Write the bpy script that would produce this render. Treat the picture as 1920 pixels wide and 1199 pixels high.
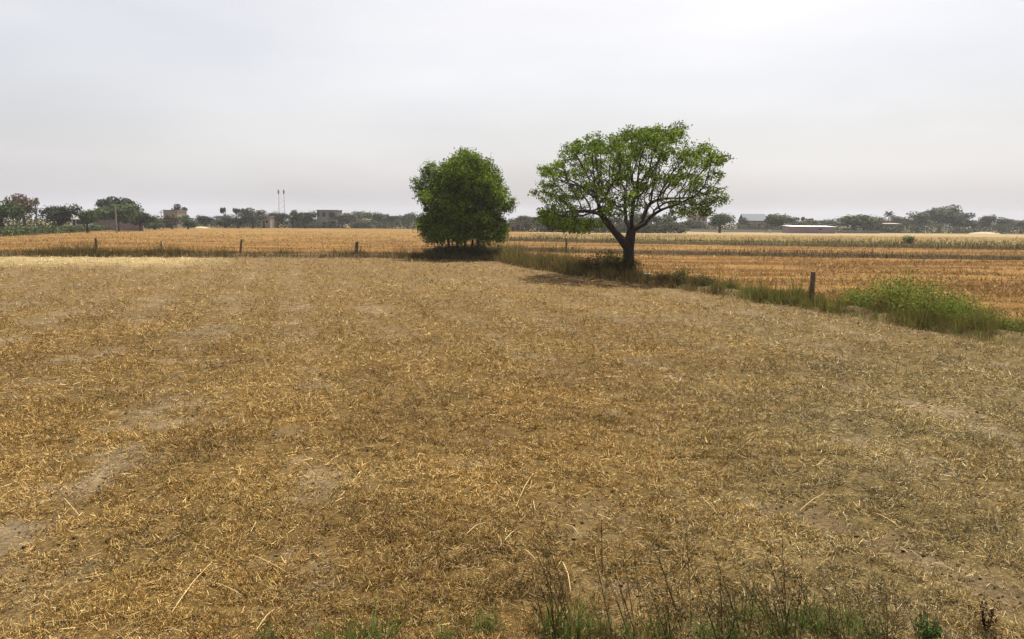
import bpy, math, random
import numpy as np
from mathutils import Matrix, Vector
from mathutils.kdtree import KDTree

R = math.radians
scene = bpy.context.scene
COL = scene.collection
for o in list(bpy.data.objects):
    bpy.data.objects.remove(o)
rng = np.random.default_rng(11)
random.seed(11)

# ------------------------------------------------------------------ camera
CAM_H = 2.8
FPX = 1397.0                 # focal length in pixels of the 1920 wide photograph
PITCH = math.atan((599.5 - 417.0) / FPX)
ROLL = R(0.5)
_f = np.array([0, math.cos(PITCH), -math.sin(PITCH)])
_r0 = np.array([1.0, 0, 0]); _u0 = np.array([0, math.sin(PITCH), math.cos(PITCH)])
_r = _r0 * math.cos(ROLL) + _u0 * math.sin(ROLL)
_u = -_r0 * math.sin(ROLL) + _u0 * math.cos(ROLL)
cam_data = bpy.data.cameras.new('camera')
cam_data.sensor_width = 36.0
cam_data.lens = 36.0 * FPX / 1920.0
cam_data.clip_start = 0.1
cam_data.clip_end = 6000
cam = bpy.data.objects.new('camera', cam_data)
COL.objects.link(cam)
cam.matrix_world = Matrix(((_r[0], _u[0], -_f[0], 0), (_r[1], _u[1], -_f[1], 0), (_r[2], _u[2], -_f[2], CAM_H), (0, 0, 0, 1)))
scene.camera = cam

def ray(px, py):
    return _f + _r * ((px - 960.0) / FPX) - _u * ((py - 599.5) / FPX)
def G(px, py):
    d = ray(px, py); t = -CAM_H / d[2]
    return np.array([d[0] * t, d[1] * t, 0.0])
def P(px, D, py=417.0):
    """point at ground distance D in the column px; z is the height that row py has there"""
    d = ray(px, py); t = D / d[1]
    return np.array([d[0] * t, D, CAM_H + d[2] * t])

# ------------------------------------------------------------------ world, sun, exposure
SUN_ELEV, SUN_AZ = 68.0, 24.0          # azimuth measured from +Y (ahead) towards +X (right)
w = bpy.data.worlds.new('World'); scene.world = w; w.use_nodes = True
nt = w.node_tree; nt.nodes.clear()
out = nt.nodes.new('ShaderNodeOutputWorld')
sky = nt.nodes.new('ShaderNodeTexSky'); sky.sky_type = 'NISHITA'; sky.sun_disc = False
sky.sun_elevation = R(SUN_ELEV); sky.sun_rotation = R(SUN_AZ)
sky.air_density = 1.0; sky.dust_density = 5.0; sky.ozone_density = 1.0
bg1 = nt.nodes.new('ShaderNodeBackground'); bg1.inputs['Strength'].default_value = 0.05
nt.links.new(sky.outputs['Color'], bg1.inputs['Color'])
# thin even dust and cloud veil over the blue
tc = nt.nodes.new('ShaderNodeTexCoord')
sep = nt.nodes.new('ShaderNodeSeparateXYZ'); nt.links.new(tc.outputs['Generated'], sep.inputs[0])
ramp = nt.nodes.new('ShaderNodeValToRGB'); nt.links.new(sep.outputs['Z'], ramp.inputs['Fac'])
els = ramp.color_ramp.elements
els[0].position = 0.0; els[0].color = (0.215, 0.222, 0.262, 1)
els[1].position = 0.30; els[1].color = (0.200, 0.172, 0.135, 1)
for pz, c in ((0.035, (0.178, 0.179, 0.203, 1)), (0.12, (0.146, 0.132, 0.130, 1)), (0.25, (0.185, 0.158, 0.125, 1))):
    e = els.new(pz); e.color = c
mp = nt.nodes.new('ShaderNodeMapping'); nt.links.new(tc.outputs['Generated'], mp.inputs['Vector'])
mp.inputs['Scale'].default_value = (1.3, 1.3, 5.0)
nz = nt.nodes.new('ShaderNodeTexNoise'); nt.links.new(mp.outputs[0], nz.inputs['Vector'])
nz.inputs['Scale'].default_value = 1.6; nz.inputs['Detail'].default_value = 4; nz.inputs['Roughness'].default_value = 0.45
nr = nt.nodes.new('ShaderNodeMapRange'); nt.links.new(nz.outputs['Fac'], nr.inputs['Value'])
nr.inputs['From Min'].default_value = 0.3; nr.inputs['From Max'].default_value = 0.7
nr.inputs['To Min'].default_value = 0.8; nr.inputs['To Max'].default_value = 1.2
bg2 = nt.nodes.new('ShaderNodeBackground')
nt.links.new(ramp.outputs['Color'], bg2.inputs['Color']); nt.links.new(nr.outputs[0], bg2.inputs['Strength'])
add = nt.nodes.new('ShaderNodeAddShader')
nt.links.new(bg1.outputs[0], add.inputs[0]); nt.links.new(bg2.outputs[0], add.inputs[1])
nt.links.new(add.outputs[0], out.inputs['Surface'])

sun_d = bpy.data.lights.new('sun', 'SUN'); sun_d.energy = 5.0; sun_d.angle = R(0.6); sun_d.color = (1.0, 0.95, 0.87)
sun = bpy.data.objects.new('sun', sun_d); COL.objects.link(sun)
to_sun = Vector((math.sin(R(SUN_AZ)) * math.cos(R(SUN_ELEV)), math.cos(R(SUN_AZ)) * math.cos(R(SUN_ELEV)), math.sin(R(SUN_ELEV))))
sun.rotation_euler = to_sun.to_track_quat('Z', 'Y').to_euler()
sun.location = (0, 0, 60)

scene.view_settings.view_transform = 'Standard'; scene.view_settings.look = 'None'
scene.view_settings.exposure = 1.3; scene.view_settings.gamma = 1.0
scene.view_settings.use_curve_mapping = False
scene.cycles.max_bounces = 6; scene.cycles.diffuse_bounces = 2; scene.cycles.glossy_bounces = 1
scene.cycles.transmission_bounces = 3; scene.cycles.volume_bounces = 0; scene.cycles.transparent_max_bounces = 6
scene.cycles.use_denoising = True; scene.cycles.denoiser = 'OPENIMAGEDENOISE'; scene.cycles.denoising_input_passes = 'RGB_ALBEDO_NORMAL'; scene.cycles.denoising_prefilter = 'ACCURATE'
scene.cycles.caustics_reflective = False; scene.cycles.caustics_refractive = False

# ------------------------------------------------------------------ noise in numpy
_perm = np.random.default_rng(5).random(65536)
def _h(ix, iy, s):
    k = (ix * 73856093) ^ (iy * 19349663) ^ (s * 83492791)
    return _perm[(k & 0x7fffffff) % 65521]
def vnoise(x, y, s=0):
    x = np.asarray(x, float); y = np.asarray(y, float)
    ix = np.floor(x).astype(np.int64); iy = np.floor(y).astype(np.int64)
    fx = x - ix; fy = y - iy
    fx = fx * fx * (3 - 2 * fx); fy = fy * fy * (3 - 2 * fy)
    a = _h(ix, iy, s); b = _h(ix + 1, iy, s); c = _h(ix, iy + 1, s); d = _h(ix + 1, iy + 1, s)
    return (a * (1 - fx) + b * fx) * (1 - fy) + (c * (1 - fx) + d * fx) * fy
def fbm(x, y, sc, s=0, oc=3):
    x = np.asarray(x, float) / sc; y = np.asarray(y, float) / sc
    r = 0; a = 1; t = 0
    for k in range(oc):
        r = r + a * vnoise(x * 2 ** k + 13.7 * k, y * 2 ** k - 7.1 * k, s + k); t += a; a *= 0.55
    return r / t
def sstep(a, b, v):
    t = np.clip((np.asarray(v, float) - a) / (b - a), 0, 1); return t * t * (3 - 2 * t)

# ------------------------------------------------------------------ object helpers
def tag(o, label=None, cat=None, group=None, kind=None):
    if label: o['label'] = label
    if cat: o['category'] = cat
    if group: o['group'] = group
    if kind: o['kind'] = kind
    return o
def empty(name, loc, rz=0.0, scale=(1, 1, 1)):
    o = bpy.data.objects.new(name, None); COL.objects.link(o)
    o.empty_display_size = 0.3
    o.location = loc; o.rotation_euler = (0, 0, rz); o.scale = scale
    return o
ALB = 0.78          # common scale that brings the surface colours to the exposure
def big_mesh(name, V, F, mat, col=None, smooth=False):
    """V (n,3), F (m,k) index array with equal face size"""
    V = np.ascontiguousarray(V, np.float32); F = np.ascontiguousarray(F, np.int32)
    me = bpy.data.meshes.new(name)
    me.vertices.add(len(V)); me.vertices.foreach_set('co', V.ravel())
    k = F.shape[1]
    me.loops.add(F.size); me.loops.foreach_set('vertex_index', F.ravel())
    me.polygons.add(len(F))
    me.polygons.foreach_set('loop_start', np.arange(0, F.size, k, dtype=np.int32))
    me.polygons.foreach_set('loop_total', np.full(len(F), k, np.int32))
    if smooth: me.polygons.foreach_set('use_smooth', np.ones(len(F), bool))
    me.update(calc_edges=True)
    if col is not None:
        a = me.attributes.new('Col', 'FLOAT_COLOR', 'POINT')
        c = np.ones((len(V), 4), np.float32); c[:, :3] = np.asarray(col) * ALB
        a.data.foreach_set('color', c.ravel())
    me.materials.append(mat)
    return me
def obj(name, me, parent=None, loc=None):
    o = bpy.data.objects.new(name, me); COL.objects.link(o)
    if parent is not None: o.parent = parent
    if loc is not None: o.location = loc
    return o
class MB:
    """collects simple solids into one mesh"""
    def __init__(s): s.v = []; s.f = []
    def box(s, x0, x1, y0, y1, z0, z1):
        n = len(s.v)
        s.v += [(x0, y0, z0), (x1, y0, z0), (x1, y1, z0), (x0, y1, z0), (x0, y0, z1), (x1, y0, z1), (x1, y1, z1), (x0, y1, z1)]
        s.f += [tuple(n + i for i in q) for q in ((0, 3, 2, 1), (4, 5, 6, 7), (0, 1, 5, 4), (1, 2, 6, 5), (2, 3, 7, 6), (3, 0, 4, 7))]
        return s
    def prism(s, prof, x0, x1):
        """profile of (y,z) points swept along x"""
        n = len(s.v); k = len(prof)
        s.v += [(x0, y, z) for y, z in prof] + [(x1, y, z) for y, z in prof]
        s.f += [tuple(n + i for i in reversed(range(k))), tuple(n + k + i for i in range(k))]
        s.f += [(n + i, n + (i + 1) % k, n + k + (i + 1) % k, n + k + i) for i in range(k)]
        return s
    def tube(s, pts, rad, sides=6):
        n = len(s.v); pts = [Vector(p) for p in pts]
        for i, p in enumerate(pts):
            d = (pts[min(i + 1, len(pts) - 1)] - pts[max(i - 1, 0)]).normalized()
            a = d.orthogonal().normalized(); b = d.cross(a)
            r = rad[i] if hasattr(rad, '__len__') else rad
            for q in range(sides):
                t = 2 * math.pi * q / sides
                s.v.append(tuple(p + a * (r * math.cos(t)) + b * (r * math.sin(t))))
        for i in range(len(pts) - 1):
            for q in range(sides):
                q2 = (q + 1) % sides
                s.f.append((n + i * sides + q, n + i * sides + q2, n + (i + 1) * sides + q2, n + (i + 1) * sides + q))
        s.f.append(tuple(n + q for q in reversed(range(sides))))
        s.f.append(tuple(n + (len(pts) - 1) * sides + q for q in range(sides)))
        return s
    def mesh(s, name, mat):
        me = bpy.data.meshes.new(name); me.from_pydata(s.v, [], s.f); me.update(); me.materials.append(mat); return me
    def build(s, name, mat, parent=None, loc=None): return obj(name, s.mesh(name, mat), parent, loc)

# ------------------------------------------------------------------ materials
def new_mat(name):
    m = bpy.data.materials.new(name); m.use_nodes = True
    n = m.node_tree; b = n.nodes['Principled BSDF']
    b.inputs['Roughness'].default_value = 0.9
    b.inputs['Specular IOR Level'].default_value = 0.15
    return m, n, b
def col_mat(name, trans=0.0, rough=0.85, spec=0.2, noise=0.0, nscale=4.0):
    """colour from the mesh's own Col attribute, light passing through thin leaves"""
    m, n, b = new_mat(name)
    at = n.nodes.new('ShaderNodeAttribute'); at.attribute_name = 'Col'
    src = at.outputs['Color']
    if noise:
        t = n.nodes.new('ShaderNodeTexCoord'); z = n.nodes.new('ShaderNodeTexNoise')
        n.links.new(t.outputs['Object'], z.inputs['Vector']); z.inputs['Scale'].default_value = nscale; z.inputs['Detail'].default_value = 5
        r = n.nodes.new('ShaderNodeMapRange'); n.links.new(z.outputs['Fac'], r.inputs['Value'])
        r.inputs['From Min'].default_value = 0.3; r.inputs['From Max'].default_value = 0.7
        r.inputs['To Min'].default_value = 1 - noise; r.inputs['To Max'].default_value = 1 + noise
        mx = n.nodes.new('ShaderNodeVectorMath'); mx.operation = 'SCALE'
        n.links.new(src, mx.inputs[0]); n.links.new(r.outputs[0], mx.inputs['Scale']); src = mx.outputs[0]
    n.links.new(src, b.inputs['Base Color'])
    b.inputs['Roughness'].default_value = rough; b.inputs['Specular IOR Level'].default_value = spec
    if trans:
        tr = n.nodes.new('ShaderNodeBsdfTranslucent'); n.links.new(src, tr.inputs['Color'])
        mx = n.nodes.new('ShaderNodeMixShader'); mx.inputs[0].default_value = trans
        n.links.new(b.outputs[0], mx.inputs[1]); n.links.new(tr.outputs[0], mx.inputs[2])
        n.links.new(mx.outputs[0], n.nodes['Material Output'].inputs['Surface'])
    return m
def wall_mat(name, c, var=0.25, sc=1.2, bump=0.0):
    m, n, b = new_mat(name); c = tuple(x * ALB for x in c)
    t = n.nodes.new('ShaderNodeTexCoord'); z = n.nodes.new('ShaderNodeTexNoise')
    n.links.new(t.outputs['Object'], z.inputs['Vector']); z.inputs['Scale'].default_value = sc; z.inputs['Detail'].default_value = 6; z.inputs['Roughness'].default_value = 0.65
    r = n.nodes.new('ShaderNodeValToRGB'); n.links.new(z.outputs['Fac'], r.inputs['Fac'])
    r.color_ramp.elements[0].position = 0.3; r.color_ramp.elements[0].color = tuple(x * (1 - var) for x in c) + (1,)
    r.color_ramp.elements[1].position = 0.7; r.color_ramp.elements[1].color = tuple(min(1, x * (1 + var)) for x in c) + (1,)
    n.links.new(r.outputs[0], b.inputs['Base Color'])
    if bump:
        bp = n.nodes.new('ShaderNodeBump'); bp.inputs['Strength'].default_value = bump; bp.inputs['Distance'].default_value = 0.05
        n.links.new(z.outputs['Fac'], bp.inputs['Height']); n.links.new(bp.outputs[0], b.inputs['Normal'])
    return m
def bark_mat(name, c):
    m, n, b = new_mat(name)
    t = n.nodes.new('ShaderNodeTexCoord'); mp = n.nodes.new('ShaderNodeMapping'); n.links.new(t.outputs['Object'], mp.inputs[0])
    mp.inputs['Scale'].default_value = (9, 9, 2.0)
    z = n.nodes.new('ShaderNodeTexNoise'); n.links.new(mp.outputs[0], z.inputs['Vector']); z.inputs['Scale'].default_value = 2.0; z.inputs['Detail'].default_value = 6
    r = n.nodes.new('ShaderNodeValToRGB'); n.links.new(z.outputs['Fac'], r.inputs['Fac'])
    r.color_ramp.elements[0].position = 0.32; r.color_ramp.elements[0].color = tuple(x * 0.45 for x in c) + (1,)
    r.color_ramp.elements[1].position = 0.7; r.color_ramp.elements[1].color = tuple(x * 1.3 for x in c) + (1,)
    n.links.new(r.outputs[0], b.inputs['Base Color'])
    bp = n.nodes.new('ShaderNodeBump'); bp.inputs['Strength'].default_value = 0.8; bp.inputs['Distance'].default_value = 0.04
    n.links.new(z.outputs['Fac'], bp.inputs['Height']); n.links.new(bp.outputs[0], b.inputs['Normal'])
    return m
def soil_mat(name, nscale, amp=0.35, bump=0.6, dist=0.03, stretch=(1, 1, 1)):
    """ground: Col attribute broken up by clod-sized and crumb-sized noise"""
    m, n, b = new_mat(name)
    at = n.nodes.new('ShaderNodeAttribute'); at.attribute_name = 'Col'
    t = n.nodes.new('ShaderNodeTexCoord'); mp = n.nodes.new('ShaderNodeMapping'); n.links.new(t.outputs['Object'], mp.inputs[0])
    mp.inputs['Scale'].default_value = stretch
    src = at.outputs['Color']; hs = []
    for sc, a in ((nscale, amp), (nscale * 5.3, amp * 0.9), (nscale * 0.17, amp * 0.4)):
        z = n.nodes.new('ShaderNodeTexNoise'); n.links.new(mp.outputs[0], z.inputs['Vector'])
        z.inputs['Scale'].default_value = sc; z.inputs['Detail'].default_value = 6; z.inputs['Roughness'].default_value = 0.62
        r = n.nodes.new('ShaderNodeMapRange'); n.links.new(z.outputs['Fac'], r.inputs['Value'])
        r.inputs['From Min'].default_value = 0.32; r.inputs['From Max'].default_value = 0.68
        r.inputs['To Min'].default_value = 1 - a; r.inputs['To Max'].default_value = 1 + a
        mx = n.nodes.new('ShaderNodeVectorMath'); mx.operation = 'SCALE'
        n.links.new(src, mx.inputs[0]); n.links.new(r.outputs[0], mx.inputs['Scale']); src = mx.outputs[0]
        hs.append(z.outputs['Fac'])
    n.links.new(src, b.inputs['Base Color'])
    ad = n.nodes.new('ShaderNodeMath'); ad.operation = 'ADD'; n.links.new(hs[0], ad.inputs[0]); n.links.new(hs[1], ad.inputs[1])
    bp = n.nodes.new('ShaderNodeBump'); bp.inputs['Strength'].default_value = bump; bp.inputs['Distance'].default_value = dist
    n.links.new(ad.outputs[0], bp.inputs['Height']); n.links.new(bp.outputs[0], b.inputs['Normal'])
    b.inputs['Roughness'].default_value = 1.0; b.inputs['Specular IOR Level'].default_value = 0.05
    return m

M_STRAW = col_mat('dry_straw', 0.18, 0.6, 0.25)
M_GRASS = col_mat('grass_blades', 0.3, 0.9, 0.08)
M_LEAF = col_mat('leaves', 0.28, 0.9, 0.06)
M_FAR = col_mat('far_leaves', 0.15, 0.8, 0.1)
M_SOIL = soil_mat('stubble_soil', 5.0)
M_GOLD = soil_mat('golden_stubble_soil', 1.2, 0.32, 0.9, 0.12, (0.35, 1.6, 1))
M_PLAIN = soil_mat('plain_earth', 0.3, 0.3, 0.3, 0.1)
M_BUND = soil_mat('bund_earth', 3.0, 0.35, 0.8, 0.08)
M_BARK = bark_mat('dark_bark', (0.038, 0.028, 0.021))
M_BARK2 = bark_mat('brown_bark', (0.055, 0.04, 0.028))
M_POST = bark_mat('weathered_post_wood', (0.12, 0.085, 0.06))
M_CONC = wall_mat('pale_concrete_pole', (0.30, 0.29, 0.27))

# ------------------------------------------------------------------ layout of the fields
RB = np.array([G(930, 489), G(1000, 503), G(1100, 520), G(1200, 533), G(1320, 550), G(1500, 576), G(1700, 611), G(1920, 652), (15.9, 2.0, 0), (17.5, -8.0, 0)])[:, :2]
FE = np.array([(-120, 53.5), *[G(x, y)[:2] for x, y in ((0, 481), (320, 482.5), (700, 484), (800, 487), (930, 489))]])
def xr(y): return np.interp(y, RB[::-1, 1], RB[::-1, 0])
def yfar(x): return np.interp(x, FE[:, 0], FE[:, 1])
def in_near(x, y): return (x < xr(y)) & (y < yfar(np.minimum(x, FE[-1, 0])))

# wheel tracks and ridges running across the near field, as ground polylines
TR = [np.array([G(*p)[:2] for p in q]) for q in (
    ((745, 540), (800, 580), (900, 650), (1000, 705), (1130, 790)),
    ((1480, 985), (1560, 1025), (1700, 1090), (1900, 1190), (2000, 1260)))]
def dist_poly(x, y, poly):
    """signed distance (right side positive) to a polyline"""
    best = np.full(np.shape(x), 1e9); sg = np.zeros(np.shape(x))
    for (ax, ay), (bx, by) in zip(poly[:-1], poly[1:]):
        dx, dy = bx - ax, by - ay; L = dx * dx + dy * dy
        t = np.clip(((x - ax) * dx + (y - ay) * dy) / L, 0, 1)
        ex, ey = x - ax - t * dx, y - ay - t * dy
        d = np.hypot(ex, ey); m = d < best
        best = np.where(m, d, best); sg = np.where(m, np.sign(ex * dy - ey * dx), sg)
    return best, sg
def height(x, y):
    d, s = dist_poly(x, y, TR[1])
    z = 0.05 * (fbm(x, y, 1.1, 1, 3) - 0.5) + 0.06 * (fbm(x, y, 0.19, 4, 2) - 0.5) + 0.03 * (vnoise(np.asarray(x) / 5.0, np.asarray(y) / 5.0, 9) - 0.5)
    z = z + 0.025 * rows(x, y) + 0.06 * np.exp(-(d / 0.16) ** 2) - 0.04 * np.exp(-((d - 0.4) / 0.25) ** 2) * (s < 0)
    return z
def rows(x, y):
    """faint passes of the harvester, running away from lower right to the far middle"""
    a = TR[0][0]; b = TR[0][-1]; d = (b - a) / np.linalg.norm(b - a)
    v = (np.asarray(x) - a[0]) * d[1] - (np.asarray(y) - a[1]) * d[0] + 0.9 * (fbm(x, y, 6.0, 200, 2) - 0.5)
    return np.sin(v * 2 * np.pi / 2.3)
def cover(x, y):
    """how much of the soil the straw litter hides"""
    c = 0.68 + 0.95 * (fbm(x, y, 2.4, 20, 4) - 0.5) + 1.1 * (fbm(x, y, 0.5, 30, 3) - 0.5)
    c = c + 0.25 * np.exp(-((np.asarray(x) + 0.2 * y - 0.8) / 5.0) ** 2) - 0.15 * sstep(7, 4.8, y)
    for k, q in enumerate(TR):
        d, s = dist_poly(x, y, q)
        c = c + 0.25 * np.exp(-(d / 0.25) ** 2)
        if k == 1: c = c - 0.45 * np.exp(-((d - 0.5) / 0.28) ** 2) * (s < 0)
    c = c + 0.2 * rows(x, y)
    return np.clip(c, 0.27, 1.0)
def greyness(x, y):
    """older grey straw to the right, fresh orange straw in the middle"""
    g = sstep(0.05, 0.5, np.asarray(x) / np.maximum(y, 1)) * 0.58 + 0.5 * (fbm(x, y, 4.0, 44, 3) - 0.35)
    return np.clip(g, 0, 1)
def paleness(x, y):
    """pale yellow dry grass in the far left corner"""
    return sstep(-19, -25, np.asarray(x) - (55 - y) * 0.3) * sstep(40, 50, y)
def mixc(a, b, t): return a * (1 - t)[:, None] + b * t[:, None]
A3 = lambda *c: np.array(c, float)

# ------------------------------------------------------------------ ground sheets
def grid_sheet(name, X, Y, keep, zf, cf, mat, smooth=True):
    V = np.stack([X.ravel(), Y.ravel(), zf(X.ravel(), Y.ravel())], 1)
    nr, nc = X.shape
    idx = np.arange(nr * nc).reshape(nr, nc)
    F = np.stack([idx[:-1, :-1], idx[:-1, 1:], idx[1:, 1:], idx[1:, :-1]], -1).reshape(-1, 4)
    cx = X.ravel()[F].mean(1); cy = Y.ravel()[F].mean(1)
    F = F[keep(cx, cy)]
    used = np.unique(F); remap = np.full(len(V), -1); remap[used] = np.arange(len(used))
    V = V[used]; F = remap[F]
    me = big_mesh(name, V, F, mat, cf(V[:, 0], V[:, 1]), smooth)
    return obj(name, me)
# the plain out to the horizon
s = np.concatenate([-np.geomspace(1500, 8, 26), np.linspace(-6, 6, 5), np.geomspace(8, 1500, 26)])
gx, gy = np.meshgrid(s, s)
def plain_col(x, y):
    return mixc(A3(0.20, 0.145, 0.075), A3(0.15, 0.135, 0.06), sstep(0.4, 0.7, fbm(x, y, 60, 3, 2)))
tag(grid_sheet('ground', gx, gy, lambda x, y: np.ones(len(x), bool), lambda x, y: np.full(len(x), -0.16), plain_col, M_PLAIN), kind='structure')
# near stubble field
yy = np.geomspace(2.2, 57.0, 300); uu = np.linspace(-1.15, 1.15, 300)
gy = np.repeat(yy[:, None], 300, 1); gx = uu[None, :] * (gy + 1.0)
def near_col(x, y):
    c = cover(x, y)
    soil = mixc(A3(0.085, 0.060, 0.030), A3(0.125, 0.095, 0.056), sstep(0.35, 0.65, fbm(x, y, 1.7, 61, 3)))
    lit = mixc(A3(0.088, 0.054, 0.017), A3(0.085, 0.066, 0.027), greyness(x, y))
    k = mixc(soil, lit, sstep(0.25, 0.8, c))
    k = mixc(k, A3(0.36, 0.28, 0.135), paleness(x, y) * 0.9)
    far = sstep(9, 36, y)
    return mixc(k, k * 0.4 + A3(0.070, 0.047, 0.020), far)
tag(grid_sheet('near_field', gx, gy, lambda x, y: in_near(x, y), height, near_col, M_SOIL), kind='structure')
# golden fields behind the bunds
yy = np.geomspace(4.0, 300.0, 190); xx = np.concatenate([np.linspace(-330, -60, 60), np.linspace(-58, 60, 150), np.linspace(62, 330, 60)])
gx, gy = np.meshgrid(xx, yy)
def bundy1(x): return np.interp(x, [-5, 8, 45, 120], [78, 70, 63, 55])     # first far bund on the right
def bundy2(x): return np.interp(x, [-10, 20, 70, 160], [118, 104, 90, 75])
HEDGE_Y = [60, 90, 115, 150, 178, 215, 300]; HEDGE_X = [-95, -92, -80.5, -90, -98.5, -112, -136]
def gold_z(x, y): return 0.10 * (fbm(x, y, 2.5, 70, 3) - 0.5) - 0.03
def gold_col(x, y):
    st = fbm(x / 5.0, y, 1.6, 80, 3)
    k = mixc(A3(0.09, 0.043, 0.010), A3(0.17, 0.095, 0.028), sstep(0.35, 0.65, st))
    k = mixc(k, A3(0.19, 0.12, 0.04), sstep(70, 170, y) * (0.25 + 0.4 * fbm(x / 6.0, y, 9, 88, 2)))
    right = sstep(0, 8, x)
    olive = sstep(0, 6, y - bundy2(x)) * (1 - sstep(0, 30, y - 155)) * right
    k = mixc(k, mixc(A3(0.11, 0.092, 0.03), A3(0.165, 0.115, 0.048), sstep(0.35, 0.65, fbm(x / 4, y, 9, 91, 3))), olive * 0.9)
    k = mixc(k, A3(0.22, 0.175, 0.095), right * sstep(180, 220, y) * 0.8)
    k = mixc(k, A3(0.085, 0.07, 0.035), sstep(262, 285, y))
    k = mixc(k, A3(0.075, 0.068, 0.032), sstep(0, 5, np.interp(y, HEDGE_Y, HEDGE_X) - x) * (y > 80))
    return k
tag(grid_sheet('golden_field', gx, gy, lambda x, y: ~in_near(x - 0.25, y - 0.35), gold_z, gold_col, M_GOLD), kind='structure')

# ------------------------------------------------------------------ blades, ribbons, leaves
def ribbons(Pt, D, L, W, sag, col, seg=2, taper=0.6):
    """thin curved strips starting at Pt along unit D"""
    n = len(Pt)
    rv = rng.normal(size=(n, 3)); side = np.cross(D, rv); side /= np.linalg.norm(side, axis=1)[:, None] + 1e-9
    rows = []
    for k in range(seg + 1):
        t = k / seg
        c = Pt + D * (L * t)[:, None]; c = c.copy(); c[:, 2] += -sag * (t * t) * L + 0
        ww = (W * (1 - (1 - taper) * t) * 0.5)[:, None]
        rows += [c - side * ww, c + side * ww]
    V = np.stack(rows, 1)                       # n, 2(seg+1), 3
    m = 2 * (seg + 1); base = np.arange(n)[:, None] * m
    F = np.concatenate([base + np.array([[2 * k, 2 * k + 1, 2 * k + 3, 2 * k + 2]]) for k in range(seg)], 0)
    return V.reshape(-1, 3), F, np.repeat(col, m, 0)
def leaves(Pt, L, W, col, up=0.35, N=None):
    """diamond leaf faces"""
    n = len(Pt)
    if N is None:
        N = rng.normal(size=(n, 3)); N[:, 2] = np.abs(N[:, 2]) + up
    N = N / np.linalg.norm(N, axis=1)[:, None]
    a = np.cross(N, rng.normal(size=(n, 3))); a /= np.linalg.norm(a, axis=1)[:, None] + 1e-9
    b = np.cross(N, a)
    a = a * (L * 0.5)[:, None]; b = b * (W * 0.5)[:, None]
    dr = np.zeros((n, 3)); dr[:, 2] = -L * 0.12
    V = np.stack([Pt - a, Pt - b * 1.0 - a * 0.1, Pt + a + dr, Pt + b - a * 0.1], 1).reshape(-1, 3)
    F = np.arange(n * 4).reshape(n, 4)
    return V, F, np.repeat(col, 4, 0)
def join(parts):
    V, F, C = [], [], []; o = 0
    for v, f, c in parts:
        V.append(v); F.append(f + o); C.append(c); o += len(v)
    return np.concatenate(V), np.concatenate(F), np.concatenate(C)
def palette(n, cols, jit=0.18):
    cols = np.array(cols, float); k = rng.integers(0, len(cols), n); t = rng.random(n)[:, None]
    c = cols[k] * (1 - t * 0.5) + cols[rng.integers(0, len(cols), n)] * t * 0.5
    return np.clip(c * (1 + rng.normal(size=(n, 1)) * jit), 0.005, 0.8)

# straw litter on the near field
def straw_points(n, y0, y1, half=0.80):
    y = 1 / (1 / y1 + rng.random(n) * (1 / y0 - 1 / y1)); x = (rng.random(n) * 2 - 1) * (half * (y + 0.6) + 1.3)
    return x, y
FRESH = [(0.38, 0.235, 0.060), (0.58, 0.40, 0.135), (0.20, 0.11, 0.028), (0.29, 0.165, 0.042), (0.08, 0.046, 0.015), (0.46, 0.30, 0.085)]
OLDER = [(0.31, 0.232, 0.088), (0.49, 0.39, 0.185), (0.17, 0.13, 0.052), (0.22, 0.175, 0.072), (0.075, 0.057, 0.024), (0.36, 0.30, 0.15)]
def straw_colour(x, y):
    n = len(x); a = palette(n, FRESH); b = palette(n, OLDER); g = greyness(x, y)
    c = np.where((rng.random(n) < g)[:, None], b, a)
    c = c * (0.48 + 0.9 * fbm(x, y, 1.3, 210, 3))[:, None]
    p = paleness(x, y); c = np.where((rng.random(n) < p * 0.9)[:, None], palette(n, [(0.66, 0.55, 0.30), (0.52, 0.42, 0.20)]), c)
    return c
def litter(name, n, y0, y1, upright, size=1.0, loose=False):
    x, y = straw_points(n, y0, y1)
    k = in_near(x + 0.15, y + 0.3)
    cl = fbm(x, y, 0.16, 101, 2)                                    # clumps
    k &= rng.random(n) < (np.clip(cover(x, y) + 0.05, 0.12, 1) if loose else cover(x, y) ** 1.3 * np.clip(0.06 + 4.2 * (cl - 0.38), 0.05, 1.0))
    x, y = x[k], y[k]; m = len(x); s = np.clip((y / 5.0) ** 0.62, 0.9, 4.5)
    th = rng.random(m) * 2 * np.pi
    el = np.where(rng.random(m) < upright, rng.uniform(0.5, 1.35, m), rng.normal(0.08, 0.22, m))
    D = np.stack([np.cos(th) * np.cos(el), np.sin(th) * np.cos(el), np.sin(el)], 1)
    L = (rng.gamma(3.0, 0.0128, m) * s + 0.014) * size; L = np.minimum(L, 0.16 * s); L = np.where(el > 0.5, np.minimum(L, 0.075 * s), L)
    W = rng.uniform(0.0030, 0.0066, m) * s * (0.5 + 0.5 * size)
    z = height(x, y) + rng.random(m) ** 1.5 * (0.012 + 0.07 * np.clip(cl[k] - 0.42, 0, 1)) * s
    return ribbons(np.stack([x, y, z], 1), D, L, W, 0.15, straw_colour(x, y), 1)
V, F, C = join([litter('straw', 720000, 4.2, 9.0, 0.45), litter('straw', 700000, 8.8, 56.5, 0.5), litter('straw', 260000, 4.2, 16.0, 0.2, 0.45, True)])
tag(obj('straw_litter', big_mesh('straw_litter', V, F, M_STRAW, C)), 'cut golden straw and short stubble scattered thickly over the near field', 'straw', kind='stuff')
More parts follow.
